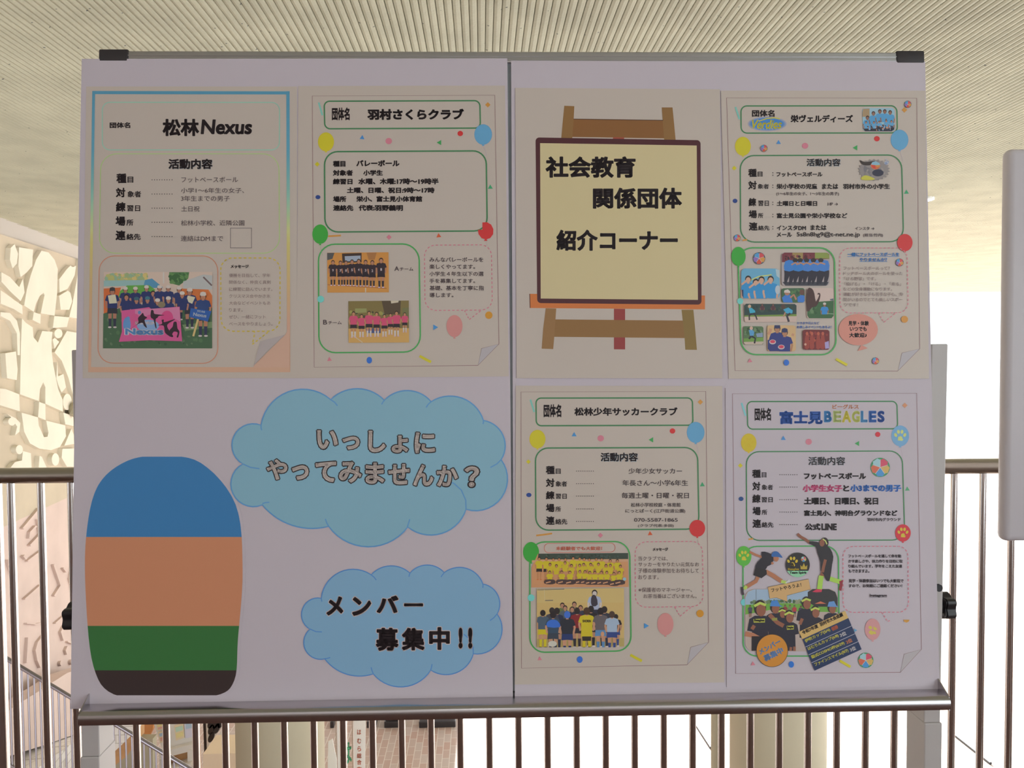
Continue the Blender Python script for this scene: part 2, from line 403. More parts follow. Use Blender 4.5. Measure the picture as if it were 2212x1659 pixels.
# pamphlet rack
rk0 = on_y(322, 1700, 10.4)
rack = empty('pamphlet_rack', (rk0.x, 10.4, LOW)); tag(rack, 'white tilted rack filled with colourful pamphlets behind the stair handrail', 'rack')
def rp(px, py, dy=0.0): return on_y(px, py, 10.4 + dy) - Vector((rk0.x, 10.4, LOW))
MB().prism([rp(326, 1545), rp(424, 1520), rp(428, 1598), rp(350, 1618)], (0, 0.05, 0)).build('sloping_shelf', M['white_paint'], rack)
MB().prism([rp(350, 1618), rp(428, 1598), rp(428, 1612), rp(350, 1632)], (0, -0.1, 0)).build('shelf_lip', M['white_paint'], rack)
MB().prism([rp(362, 1630), rp(430, 1610), rp(434, 1760), rp(366, 1760)], (0, 0.05, 0)).build('back_panel', M['wood'], rack)
MB().prism([rp(352, 1630), rp(368, 1625), rp(372, 1790), rp(356, 1790)], (0, -0.12, 0)).build('side_panel', M['white_paint'], rack)
MB().prism([rp(412, 1612), rp(426, 1608), rp(430, 1790), rp(416, 1790)], (0, -0.12, 0)).build('side_panel', M['white_paint'], rack)
MB().prism([rp(364, 1650), rp(424, 1632), rp(424, 1642), rp(364, 1661)], (0, -0.2, 0)).build('shelf', M['white_paint'], rack)
pc = [('cream', (0.85, .72, .5)), ('pink', (.8, .45, .4)), ('sky', (.45, .6, .75)), ('mint', (.55, .75, .6)), ('lilac', (.72, .7, .82)), ('straw', (.85, .75, .35))]
plab = ['yellow and red pamphlet low on the left of the white rack', 'cream pamphlet high on the left of the white rack', 'pale orange pamphlet in the middle of the white rack', 'lilac pamphlet on the right of the white rack']
for i, (pts, cols) in enumerate((
        ([(341, 1582), (360, 1577), (361, 1600), (346, 1605)], ['cream', 'sky', 'pink']),
        ([(338, 1566), (358, 1560), (360, 1573), (340, 1578)], ['cream', 'straw', 'pink']),
        ([(376, 1568), (396, 1562), (398, 1594), (380, 1600)], ['cream', 'mint', 'straw']),
        ([(398, 1560), (420, 1554), (423, 1590), (401, 1595)], ['lilac', 'sky', 'lilac']))):
    d = dict(pc)
    g = MB().prism([rp(*p, -0.02) + Vector((rk0.x, 10.4, LOW)) for p in pts], (0, 0.015, 0)).build('pamphlet', material('card_' + str(i), d[cols[0]], .6))
    tag(g, plab[i], 'pamphlet')
    a, b, c_, e = [Vector(p) for p in pts]
    for k in (1, 2):
        u0, u1 = (0.15, 0.45) if k == 1 else (0.55, 0.85)
        qd = [a.lerp(e, u0) * .9 + b.lerp(c_, u0) * .1, b.lerp(c_, u0) * .9 + a.lerp(e, u0) * .1, b.lerp(c_, u1) * .9 + a.lerp(e, u1) * .1, a.lerp(e, u1) * .9 + b.lerp(c_, u1) * .1]
        MB().prism([rp(p.x, p.y, -0.024) + Vector((rk0.x, 10.4, LOW)) for p in qd], (0, 0.003, 0)).build('colour_block', material('card_%d%d' % (i, k), d[cols[k]], .6), g)
# orange panel beside the rack
g = MB().prism([on_y(x, y, 10.9) for x, y in ((311, 1545), (333, 1545), (330, 1575), (318, 1600), (311, 1606))], (0, 0.06, 0)).build('orange_panel', M['orange_board'])
tag(g, 'curved orange board standing behind the left end of the pamphlet rack', 'board')
# wire rack with dark oval holders
wr0 = on_y(446, 1700, 10.9)
wr = empty('umbrella_rack', (wr0.x, 10.9, LOW)); tag(wr, 'white wire stand holding dark rolled umbrellas next to the left column', 'umbrella stand')
def wp(px, py, dy=0.0): return on_y(px, py, 10.9 + dy) - Vector((wr0.x, 10.9, LOW))
MB().prism([wp(444, 1540), wp(449, 1540), wp(452, 1628), wp(447, 1628)], (0, 0.05, 0)).build('frame_post', M['white_paint'], wr)
MB().prism([wp(452, 1618), wp(486, 1565), wp(490, 1572), wp(455, 1626)], (0, 0.05, 0)).build('frame_bar', M['white_paint'], wr)
MB().prism([wp(452, 1608), wp(496, 1548), wp(496, 1535), wp(452, 1535)], (0, 0.03, 0)).build('lattice_panel', M['white_paint'], wr)
for x, y in ((455, 1563), (466, 1563), (477, 1562), (456, 1576), (468, 1574), (456, 1593)):
    c_ = wp(x, y, -0.02)
    MB().prism([c_ + Vector((0.038 * cos(t) + 0.022 * sin(t), 0, 0.07 * sin(t))) for t in [2 * pi * k / 16 for k in range(16)]], (0, 0.03, 0)).build('umbrella_slot', M['black_plastic'], wr)
MB().tube(wp(460, 1628), wp(481, 1592), 0.008).build('frame_rod', M['white_paint'], wr); MB().tube(wp(473, 1592), wp(492, 1592), 0.008).build('frame_rod', M['white_paint'], wr)
MB().prism([wp(438, 1540), wp(444, 1540), wp(447, 1620), wp(441, 1625)], (0, 0.1, 0)).build('dark_side', M['black_plastic'], wr)
# cream carton
bx = on_y(466, 1628, 9.9); bl = on_y(438, 1628, 9.9).x
g = MB().box(bl, bl + 0.42, 9.9, 10.4, LOW, bx.z, 0.006).build('carton', M['cream_card']); tag(g, 'pale cream carton top below the umbrella stand', 'box')
# banner flags
def banner(pts, Y, lab):
    a = on_y(*pts[3], Y); b = on_y(*pts[2], Y)
    r = empty('banner_flag', (a.x, Y, LOW)); tag(r, lab, 'banner', 'white banner flags beside the left column')
    O = Vector((a.x, Y, LOW))
    MB().prism([on_y(*p, Y) - O for p in pts], (0, 0.01, 0)).build('cloth', M['white_paint'], r)
    px, py = pts[0]
    MB().tube((on_y(px, py, Y).x - O.x - 0.015, 0.005, 0), on_y(px, py, Y) - O + Vector((-0.015, 0.005, 0.2)), 0.012).build('pole', M['steel'], r, True)
    MB().tube((on_y(px, py, Y).x - O.x - 0.015, 0.005, 0), (on_y(px, py, Y).x - O.x - 0.015, 0.005, 0.06), 0.16).build('base', M['white_paint'], r, True)
    return r, O
banner_a, BOA = banner([(729, 1540), (750, 1540), (749, 1840), (722, 1840)], 9.3, 'white banner flag with large green lettering right of the left column')
banner_b, BOB = banner([(764, 1540), (790, 1540), (786, 1840), (762, 1840)], 9.9, 'narrow white banner flag with red vertical lettering')
g = MB().prism([on_y(x, y, 9.1) for x, y in ((709, 1602), (718, 1596), (727, 1640), (727, 1760), (706, 1760))], (0, 0.012, 0)).build('paper_sign', M['white_paint'])
tag(g, 'white paper sign leaning in front of the green lettered banner flag', 'sign')
# low black-footed display panels
for i, (pa, pb, lab) in enumerate(((713, 721, 'black foot of a pale display panel seen between column and banner'), (792, 812, 'pale display panel on a black foot just right of the red lettered banner'),
                                   (830, 872, 'grey display panel on a wide black foot left of the paved sunlit area'), (905, 984, 'pale display panel on a black foot at the edge of the sunlit paving'))):
    A = on_low(pa, 1573); B = on_low(pb, 1573)
    r = empty('display_stand', ((A.x + B.x) / 2, A.y, LOW)); tag(r, lab, 'stand', 'display panels on the lower floor')
    hw = (B.x - A.x) / 2
    MB().box(-hw, hw, 0, 0.4, 0.0, 0.10, 0.01).build('foot', M['black_plastic'], r)
    MB().box(-hw * .96, hw * .96, 0.14, 0.2, 0.10, 1.5, 0.005).build('panel', M['panel_white' if i != 2 else 'dark_trim'], r)
# faint painted line on the sunlit paving
for pts, lab in (([(1494, 1553), (1536, 1618)], 'thin dark cable on the sunlit paving left of the downpipe'), ([(2062, 1590), (2140, 1652)], 'thin dark cable on the sunlit paving at the right edge')):
    a = on_low(*pts[0]); b = on_low(*pts[1])
    g = MB().tube(a + Vector((0, 0, .02)), b + Vector((0, 0, .02)), 0.02, 8).build('stripe', M['dark_trim']); tag(g, lab, 'stripe')

# white panel at the right edge of the picture, on its own stand
pp = on_y(2176, 745, 1.75); top = on_y(2185, 319, 1.75).z; bot = on_y(2185, 1171, 1.75).z
sg = empty('white_panel', (pp.x + 0.35, 1.75, 0)); tag(sg, 'tall white rounded panel cut off by the right edge in front of the railing', 'panel')
MB().box(-0.35, 0.35, 0, 0.035, bot, top, 0.014).build('panel', M['panel_white'], sg, True)
for x in (0.12, 0.3):
    MB().box(x - .015, x + .015, 0.036, 0.066, 0.03, top - 0.1, 0.003).build('leg', M['grey_paint'], sg)
MB().box(0.05, 0.36, -0.2, 0.3, 0, 0.03, 0.005).build('base', M['grey_paint'], sg)

# ------------------------------------------------------------------ the rolling notice board
BO = Vector((0.04357653, 1.18846459, 1.40812982))
BU = Vector((0.99992537, -0.012217, 0)); BV = Vector((7.88391264e-04, 6.45274922e-02, 9.97915618e-01)); BN = Vector((-0.01219154, -0.99784114, 0.06453231))
BM = Matrix(((BU.x, BV.x, BN.x, BO.x), (BU.y, BV.y, BN.y, BO.y), (BU.z, BV.z, BN.z, BO.z), (0, 0, 0, 1)))
def bl_(px, py, n=0.0):         # where a pixel meets the plane n metres in front of the board, in board coordinates
    p = on_plane(px, py, BO + BN * n, BN) - BO
    return Vector((p.dot(BU), p.dot(BV), n))
board = empty('notice_board', (BO.x, BO.y + 0.03, 0)); board.rotation_euler = (0, 0, atan2(BU.y, BU.x))
tag(board, 'large rolling whiteboard on a grey stand covered with club posters', 'board')
bpy.context.view_layer.update()
BINV = board.matrix_world.inverted()
def bpart(mb, name, mat, smooth=False):   # built in tilted board coordinates
    for v in mb.bm.verts: v.co = BINV @ (BM @ v.co)
    return mb.build(name, mat, board, smooth)
xl, xr = bl_(222, 300).x, bl_(1989, 300).x
xl = bl_(219, 118).x; xr = bl_(1991, 118).x
vt = bl_(1106, 114).y; vb = bl_(1106, 1518).y
bpart(MB().box(xl + .012, xr - .012, vb + .006, vt - .006, -0.014, -0.001), 'board_panel', M['whiteboard_enamel'])
for (a, b, lab) in ((vt - 0.0165, vt, 'top_rail'), (vb, vb + 0.0165, 'lower_rail')):
    m_ = MB().box(xl, xr, a, b, -0.018, 0.0042, 0.0015)
    if lab == 'top_rail':
        m_.box(xl, xr, vt - 0.0075, vt - 0.0062, 0.0040, 0.0052); m_.box(xl, xr, vt - 0.0132, vt - 0.012, 0.0040, 0.0048)
    bpart(m_, lab, M['aluminium'] if lab == 'top_rail' else M['dark_trim'])
for x in (xl, xr - 0.0165): bpart(MB().box(x, x + 0.0165, vb, vt, -0.018, 0.0004, 0.001), 'side_rail', M['aluminium'])
for x0, x1 in ((xl - .0015, xl + 0.0415), (xr - 0.0415, xr + .0015)):
    bpart(MB().box(x0, x1, vt - 0.017, vt + 0.0022, -0.02, 0.006, 0.0025), 'corner_cap', M['corner_plastic'], True)
    bpart(MB().box(x0, x1, vb - 0.003, vb + 0.017, -0.02, 0.003, 0.002), 'corner_cap', M['corner_plastic'], True)
# pen tray: a folded channel with a rounded front lip
tl = bl_(168, 1547, 0.036); tr = bl_(2054, 1513, 0.036)
ty = (tl.y + tr.y) / 2
prof = [(0.0, ty + 0.008), (0.0, ty + 0.006), (0.028, ty + 0.005), (0.032, ty + 0.004), (0.0347, ty + 0.001), (0.036, ty - 0.003), (0.0355, ty - 0.010), (0.033, ty - 0.0145), (0.029, ty - 0.016), (0.0, ty - 0.016)]
mbt = MB()
mbt.prism([(tl.x, v, n) for n, v in prof], (tr.x - tl.x, 0, 0))
bpart(mbt, 'pen_tray', M['tray_metal'], True)
for x in (tl.x, tr.x - 0.0015):
    bpart(MB().prism([(x, ty + 0.004, 0.0335), (x, ty + 0.024, 0.0), (x, ty - 0.0155, 0.0), (x, ty - 0.0155, 0.0335)], (0.0015, 0, 0)), 'tray_end', M['tray_metal'])
# uprights, legs, knobs (true verticals, in world coordinates)
def wpart(mb, name, mat, smooth=False):
    for v in mb.bm.verts: v.co = BINV @ v.co
    return mb.build(name, mat, board, smooth)
YU = BO.y + 0.055
xa = on_y(1996, 1600, YU).x; xb = on_y(2034, 1600, YU).x
zt = on_y(2034, 743, YU).z
la = on_y(173, 1600, YU).x; lb_ = on_y(214, 1600, YU).x
for s_, (a, b) in (('r', (xa, xb)), ('l', (la, lb_))):
    um = MB().box(a + (0.002 if s_ == 'l' else 0), b - (0.002 if s_ == 'r' else 0), YU, YU + 0.05, on_y(1990, 1562 if s_ == 'r' else 1590, YU).z, zt, 0.002)
    for v in um.bm.verts: v.co.x += (0.0055 if s_ == 'r' else 0) * (v.co.z - 0.9) / 0.57      # slightly splayed
    wpart(um, 'upright', M['grey_paint'])
    wpart(MB().box(a, b, YU - 0.0015, YU + 0.054, 0.12, on_y(1990, 1562 if s_ == 'r' else 1590, YU).z + .0, 0.002), 'leg', M['grey_paint'])
    wpart(MB().box(a - .002, b + .002, YU - 0.26, YU + 0.30, 0.075, 0.125, 0.004), 'foot', M['grey_paint'])
    for yy in (YU - 0.22, YU + 0.26):
        m_ = MB().tube(((a + b) / 2 - .012, yy, 0.031), ((a + b) / 2 + .012, yy, 0.031), 0.03, 24); m_.box((a + b) / 2 - .008, (a + b) / 2 + .008, yy - .012, yy + .012, .04, .08)
        wpart(m_, 'caster', M['black_plastic'], True)
    # star knob on the outer side
    kz = on_y(2058, 1310, YU + 0.02).z if s_ == 'r' else on_y(140, 1333, YU + 0.02).z
    sx = 1 if s_ == 'r' else -1; kx = b if s_ == 'r' else a
    m_ = MB(); pts = []
    for k in range(40):
        t = 2 * pi * k / 40; r_ = 0.0198 + 0.003 * cos(5 * t); pts.append((kx + sx * 0.008, YU + 0.022 + r_ * cos(t), kz + r_ * sin(t)))
    m_.prism(pts, (sx * 0.017, 0, 0)); m_.tube((kx, YU + .022, kz), (kx + sx * .010, YU + .022, kz), .011); m_.tube((kx + sx * .024, YU + .022, kz), (kx + sx * .029, YU + .022, kz), .013, 24, .009 if True else None)
    bmesh.ops.bevel(m_.bm, geom=[e for e in m_.bm.edges if e.is_valid and len(e.link_faces) == 2 and e.calc_face_angle(0) > 0.9], offset=0.002, segments=2, affect='EDGES')
    wpart(m_, 'clamp_knob', M['black_plastic'], True)
    if s_ == 'r':
        sc_ = on_y(2026, 1269, YU - .001)
        m_ = MB().tube(sc_, sc_ + Vector((0, -0.004, 0)), 0.0058, 20); wpart(m_, 'screw', M['dark_trim'], True)
    for zz in (on_y(1106, 772, YU).z, kz): wpart(MB().box(*((a - .03, a) if s_ == 'r' else (b, b + .03)), YU + 0.008, YU + .045, zz - .014, zz + .014, .001), 'bracket', M['dark_trim'])
wpart(MB().box(lb_, xa, YU + .015, YU + .04, 0.16, 0.2, .003), 'cross_bar', M['grey_paint'])

# ------------------------------------------------------------------ printed paper on the board
class Art:
    """One sheet of paper on the board plus its printed parts; outlines are measured in crops of the
    photograph (origin ox, oy, scale s) and carried onto the real board plane."""
    def __init__(s, name, outline, n0, n1, mat, label, cat, group=None, grid=False):
        s.n = n1 + 0.0002; s.buf = None; s.at(0, 0, 1)
        cx = sum(p[0] for p in outline) / len(outline); cy = max(p[1] for p in outline)
        c = bl_(cx, cy, n0)
        s.c = c
        pts = [bl_(*p, n0) - c for p in outline]
        o = MB().prism(pts, (0, 0, n1 - n0)).build(name, M[mat])
        o.matrix_world = BM @ Matrix.Translation(c)
        tag(o, label, cat, group); s.root = o
    def at(s, ox, oy, sc): s.T = (ox, oy, sc)
    def px(s, p): return (s.T[0] + p[0] / s.T[2], s.T[1] + p[1] / s.T[2])
    def part(s, name, label=None):
        s.end(); s.buf = ([], [], []); s.nm = name; s.lab = label; s.each = name == 'confetti'; s.clip = None
    def end(s):
        if s.buf and s.buf[1]:
            V, Fs, Cs = s.buf
            me = bpy.data.meshes.new(s.nm); me.from_pydata(V, [], Fs); me.update()
            ca = me.color_attributes.new('Col', 'FLOAT_COLOR', 'CORNER')
            flat = []
            for f, c in zip(Fs, Cs):
                for k in range(len(f)):
                    cc = c[k] if isinstance(c, list) else c
                    flat += [cc[0], cc[1], cc[2], 1.0]
            ca.data.foreach_set('color', flat)
            o = link(s.nm, me, M['ink'], s.root)
            if s.lab: o['label'] = s.lab
        s.buf = None
    def lift(s): s.n += 0.000004
    def put(s, p): return bl_(*s.px(p), s.n) - s.c
    def add(s, pts, tris, col):
        if s.clip: x0, y0, x1, y1 = s.clip; pts = [(min(max(p[0], x0), x1), min(max(p[1], y0), y1)) for p in pts]
        if s.each and s.buf[1]: s.part('confetti')
        b = len(s.buf[0]); s.buf[0].extend(tuple(s.put(p)) for p in pts)
        if isinstance(col, list): cl = [ink(c) for c in col]
        else: cl = ink(col)
        for t in tris:
            P = [pts[i] for i in t]
            ar = sum(P[i][0] * P[(i + 1) % len(P)][1] - P[(i + 1) % len(P)][0] * P[i][1] for i in range(len(P)))
            t = tuple(t) if ar < 0 else tuple(reversed(t))     # image y runs down: front faces the viewer
            s.buf[1].append(tuple(b + i for i in t)); s.buf[2].append([cl[i] for i in t] if isinstance(cl, list) else cl)
    def poly(s, pts, col, sm=0):
        if sm: pts = smooth_pts(pts, sm)
        s.lift(); s.add(pts, tessellate_polygon([[Vector((x, y, 0)) for x, y in pts]]), col)
    def ell(s, cx, cy, rx, ry, col, ang=0, n=28):
        ca, sa = cos(radians(ang)), sin(radians(ang))
        pts = [(cx + rx * cos(t) * ca - ry * sin(t) * sa, cy + rx * cos(t) * sa + ry * sin(t) * ca) for t in [2 * pi * i / n for i in range(n)]]
        s.lift(); s.add(pts, [tuple(range(n))], col)
    def line(s, pts, wd, col, closed=False, dash=0, duty=.55):
        s.lift(); pts = [Vector(p) for p in pts]
        if closed: pts = pts + [pts[0]]
        if dash:                                # resample into dashes
            L = [0]
            for a, b in zip(pts, pts[1:]): L.append(L[-1] + (b - a).length)
            n = max(1, round(L[-1] / dash)); st = L[-1] / n
            def pt(d):
                for i in range(len(L) - 1):
                    if d <= L[i + 1]: return pts[i].lerp(pts[i + 1], (d - L[i]) / max(1e-9, L[i + 1] - L[i]))
                return pts[-1]
            for i in range(n): s.seg([pt(st * i), pt(st * (i + duty / 2)), pt(st * (i + duty))], wd, col)
            return
        s.seg(pts, wd, col, closed)
    def seg(s, pts, wd, col, closed=False):
        V = []; n = len(pts)
        for i, p in enumerate(pts):
            a = pts[i - 1] if i else (pts[-2] if closed else p); b = pts[i + 1] if i < n - 1 else (pts[1] if closed else p)
            d = (b - a)
            d = d.normalized() if d.length > 1e-9 else Vector((1, 0)); nn = Vector((-d.y, d.x)) * wd / 2
            V.append(tuple(p + nn)); V.append(tuple(p - nn))
        s.add(V, [(2 * i, 2 * i + 2, 2 * i + 3, 2 * i + 1) for i in range(n - 1)], col)
    def rrpath(s, q, r, k=7):
        q = [Vector(p) for p in q]
        if r <= 0: return q
        out = []
        for i in range(4):
            p, a, b = q[i], q[i - 1], q[(i + 1) % 4]
            u = (a - p).normalized() * r; v = (b - p).normalized() * r
            for j in range(k + 1):
                t = pi / 2 * j / k; out.append(p + u * (1 - sin(t)) + v * (1 - cos(t)))
        return out
    def F(s, q, r, wd, col, dash=0): s.line(s.rrpath(q, r), wd, col, True, dash)
    def fill(s, q, r, col): s.poly([tuple(p) for p in s.rrpath(q, r)], col)
    def balloon(s, cx, cy, rx, ry, col, edge=None, paw=None):
        s.poly([(cx - rx * .16, cy + ry * 1.13), (cx + rx * .16, cy + ry * 1.13), (cx, cy + ry * .9)], col)
        if edge: s.ell(cx, cy, rx + 2, ry + 2, edge)
        s.ell(cx, cy, rx, ry, col)
        if paw: s.paw(cx, cy, rx * .85, paw)
    def paw(s, cx, cy, r, col):
        for dx, dy, a in ((-.62, -.12, -25), (-.24, -.55, -8), (.24, -.55, 8), (.62, -.12, 25)): s.ell(cx + dx * r, cy + dy * r, r * .19, r * .27, col, a)
        s.poly([(cx - .32 * r, cy + .62 * r), (cx - .28 * r, cy + .15 * r), (cx + .05 * r, cy + .02 * r), (cx + .3 * r, cy + .18 * r), (cx + .25 * r, cy + .32 * r), (cx + .42 * r, cy + .45 * r), (cx + .3 * r, cy + .68 * r)], col)
    def tri(s, cx, cy, r, ang, col):
        s.poly([(cx + r * cos(radians(ang + k)), cy + r * sin(radians(ang + k))) for k in (0, 120, 240)], col)
    def dia(s, cx, cy, r, col): s.poly([(cx - r, cy), (cx, cy - r), (cx + r, cy), (cx, cy + r)], col)
    def dots(s, x0, x1, y, col, r=4.5, n=9):
        for i in range(n): s.ell(x0 + (x1 - x0) * i / (n - 1), y, r, r, col, 0, 8)
    # text: glyphs of the default font set into the measured box of the printed line
    def glyphs(s, txt, off, shear=0):
        c = bpy.data.curves.new('t', 'FONT'); c.body = txt; c.resolution_u = 4; c.shear = shear
        o = bpy.data.objects.new('t', c); COL.objects.link(o)
        me = bpy.data.meshes.new_from_object(o.evaluated_get(bpy.context.evaluated_depsgraph_get()))
        V = [(v.co.x, v.co.y) for v in me.vertices]; Fs = [tuple(p.vertices) for p in me.polygons]
        bpy.data.objects.remove(o); bpy.data.curves.remove(c); bpy.data.meshes.remove(me)
        off = off * 1.55 + (.008 if off else .003)
        if off > 0:                 # bolder face: a rim of half-width off along every contour
            cnt = {}
            for f in Fs:
                for i in range(len(f)):
                    a, b = f[i], f[(i + 1) % len(f)]; k = (min(a, b), max(a, b)); cnt[k] = cnt.get(k, 0) + 1
            for (a, b), n in cnt.items():
                if n != 1: continue
                pa, pb = Vector(V[a]), Vector(V[b]); d = pb - pa
                if d.length < 1e-6: continue
                d.normalize(); e = d * off * .6; nn = Vector((-d.y, d.x)) * off; k = len(V)
                V += [tuple(pa - e - nn), tuple(pb + e - nn), tuple(pb + e + nn), tuple(pa - e + nn)]
                Fs.append((k, k + 1, k + 2, k + 3))
        return V, Fs
    def text(s, txt, x0, y0, x1, y1, col=(32, 24, 28), off=0.0, dy=0.0, shear=0, edge=None):
        V, Fs = s.glyphs(txt, off, shear)
        if not V: return
        a0, a1 = min(v[0] for v in V), max(v[0] for v in V); b0, b1 = min(v[1] for v in V), max(v[1] for v in V)
        def f(v): 
            u = (v[0] - a0) / (a1 - a0); return (x0 + u * (x1 - x0), y1 - (v[1] - b0) / (b1 - b0) * (y1 - y0) + dy * u)
        if edge:
            V2, F2 = s.glyphs(txt, off + edge[0], shear); s.lift(); s.add([f(v) for v in V2], F2, edge[1])
        s.lift(); s.add([f(v) for v in V], Fs, col)
    def rtext(s, txt, x0, y0, x1, y1, h, col, off=0.02, edge=None):    # along a slanted baseline
        V, Fs = s.glyphs(txt, off)
        a0, a1 = min(v[0] for v in V), max(v[0] for v in V); b0, b1 = min(v[1] for v in V), max(v[1] for v in V)
        d = Vector((x1 - x0, y1 - y0)); nn = Vector((d.y, -d.x)).normalized()
        def f(v):
            p = Vector((x0, y0)) + d * ((v[0] - a0) / (a1 - a0)) + nn * h * ((v[1] - b0) / (b1 - b0)); return (p.x, p.y)
        if edge:
            V2, F2 = s.glyphs(txt, off + edge[0]); s.lift(); s.add([f(v) for v in V2], F2, edge[1])
        s.lift(); s.add([f(v) for v in V], Fs, col)
    # printed pictures
    def kid(s, x, y, hh, shirt, pants=None, skin=(150, 112, 92), hair=(38, 30, 30), cap=None, wd=.62, legs=True, arms=True, sock=None, feet=None, back=False):
        """a standing figure in a printed photograph: x centre, y top of head, hh height"""
        r = hh * .075; pants = pants or shirt
        if legs:
            for sx in (-1, 1):
                s.poly([(x + sx * hh * .015, y + hh * .58), (x + sx * hh * .105, y + hh * .58), (x + sx * hh * .085, y + hh * .97), (x + sx * hh * .03, y + hh * .97)], skin if sock is None else sock)
                s.poly([(x + sx * hh * .015, y + hh * .58), (x + sx * hh * .105, y + hh * .58), (x + sx * hh * .1, y + hh * .76), (x + sx * hh * .02, y + hh * .76)], skin)
                s.ell(x + sx * hh * .065, y + hh * .975, hh * .045, hh * .022, feet or (190, 180, 180), 0, 10)
            s.poly([(x - hh * .115, y + hh * .46), (x + hh * .115, y + hh * .46), (x + hh * .13, y + hh * .64), (x + hh * .015, y + hh * .63), (x - hh * .015, y + hh * .63), (x - hh * .13, y + hh * .64)], pants)
        if arms:
            for sx in (-1, 1): s.line([(x + sx * hh * .13, y + hh * .22), (x + sx * hh * .165, y + hh * .36), (x + sx * hh * .135, y + hh * .5)], hh * .045, skin)
        s.poly([(x - hh * .05, y + hh * .155), (x + hh * .05, y + hh * .155), (x + hh * .14, y + hh * .185), (x + hh * .185, y + hh * .31), (x + hh * .125, y + hh * .33), (x + hh * .12, y + hh * .5), (x - hh * .12, y + hh * .5), (x - hh * .125, y + hh * .33), (x - hh * .185, y + hh * .31), (x - hh * .14, y + hh * .185)], shirt)
        s.poly([(x - hh * .025, y + hh * .12), (x + hh * .025, y + hh * .12), (x + hh * .03, y + hh * .175), (x - hh * .03, y + hh * .175)], skin)
        s.ell(x, y + r, r * .95, r * 1.1, hair, 0, 14)
        if not back: s.ell(x, y + r * 1.25, r * .74, r * .85, skin, 0, 14)
        if cap:
            s.poly([(x - r * .95, y + r * .75), (x - r * .8, y - r * .1), (x, y - r * .35), (x + r * .8, y - r * .1), (x + r * .95, y + r * .75)], cap)
            s.ell(x, y + r * .8, r * .8, r * .2, cap, 0, 12)
    def scatter(s, x0, y0, x1, y1, n, r0, r1, cols):
        for _ in range(n):
            r = rnd.uniform(r0, r1); s.n -= 0.0000025; s.ell(rnd.uniform(x0 + r, x1 - r), rnd.uniform(y0 + r, y1 - r), r, r * rnd.uniform(.5, 1), rnd.choice(cols), rnd.uniform(0, 90), 9)
    def ball(s, cx, cy, r, light=False):
        cs = [(70, 130, 175), (200, 80, 85), (215, 155, 80), (190, 80, 60), (115, 90, 150)] if not light else [(150, 185, 195), (205, 80, 105), (215, 180, 105), (70, 135, 190), (210, 105, 80)]
        s.ell(cx, cy, r, r, (55, 70, 85) if not light else (50, 120, 80))
        for k in range(5):
            a = radians(-125 + 72 * k); P = [(cx, cy)]
            for f, d in ((.8, -.58), (.97, -.3), (.97, .3), (.8, .58)): P.append((cx + r * f * cos(a + d), cy + r * f * sin(a + d)))
            s.poly(P, cs[k])
        for k in range(5): a = radians(-89 + 72 * k); s.line([(cx, cy), (cx + r * .85 * cos(a), cy + r * .85 * sin(a))], r * .05, (175, 165, 165))

K = (32, 24, 28); K2 = (66, 54, 58); K3 = (118, 102, 102)
DG = (56, 106, 70); LG = (62, 136, 74); PK = (212, 132, 150); TL_ = (104, 160, 152)
ORN = (204, 146, 70); YEL = (202, 192, 46); BLU = (92, 150, 188); RED = (204, 54, 56); GRN = (50, 136, 52)
WORDS = (('種', '目'), ('対', '象者'), ('練', '習日'), ('場', '所'), ('連', '絡先'))

# the two big white sheets
SHEET = dict(n0=0.0052, n1=0.0058)
sheet_a = Art('backing_sheet', [(177, 127.5), (640, 127), (1096, 126.5), (1101, 700), (1108, 1506), (1085, 1509), (1000, 1512.5), (700, 1520), (380, 1527), (153, 1531), (160, 1000), (170, 500)], 0.0052, 0.0058, 'sheet_paper',
              'large white paper sheet covering the left half of the notice board', 'paper sheet')
sheet_b = Art('backing_sheet', [(1104, 131.5), (1500, 132.5), (1998, 133), (2005, 500), (2016, 1000), (2030, 1497), (1600, 1507), (1112, 1516), (1109, 1200), (1107, 700)], 0.0046, 0.0052, 'sheet_paper',
              'large white paper sheet covering the right half of the notice board', 'paper sheet')
PN0, PN1 = 0.0060, 0.0064

# ---- poster 1
A = Art('club_poster', [(186.5, 187), (641.5, 187), (642, 817), (179, 817)], PN0, PN1, 'poster_paper', 'poster with a blue to orange gradient border and a pink banner team photo', 'poster', 'club posters')
A.part('gradient_border', 'border shading from blue at the top to orange at the bottom')
def grad(y):
    st = [(196, (70, 124, 150)), (330, (78, 134, 156)), (430, (120, 160, 145)), (520, (184, 174, 108)), (640, (190, 160, 120)), (700, (182, 146, 126)), (805, (184, 150, 128))]
    for (a, ca), (b, cb) in zip(st, st[1:]):
        if y <= b: t = max(0, (y - a) / (b - a)); return tuple(u + (v - u) * t for u, v in zip(ca, cb))
    return st[-1][1]
def strip(a, b, wx):            # vertical strip from top point a to bottom point b
    n = 24; P = []; C_ = []
    for i in range(n + 1):
        t = i / n; x = a[0] + (b[0] - a[0]) * t; y = a[1] + (b[1] - a[1]) * t; P += [(x, y), (x + wx, y)]; C_ += [grad(y)] * 2
    A.lift(); A.add(P, [(2 * i, 2 * i + 1, 2 * i + 3, 2 * i + 2) for i in range(n)], C_)
strip((199.3, 196.5), (190.5, 804), 6.0); strip((618.5, 197), (620, 804), 7.0)
A.poly([(199.3, 196.5), (625.7, 197.3), (625.7, 204), (199.3, 203.3)], grad(196)); A.poly([(190.7, 793), (626.5, 793), (626.5, 804), (190.5, 804)], grad(805))
A.at(170, 180, 4.3667)
A.part('title_frame'); A.F(((222, 178), (1895, 180), (1893, 628), (222, 628)), 75, 8, (122, 166, 152))
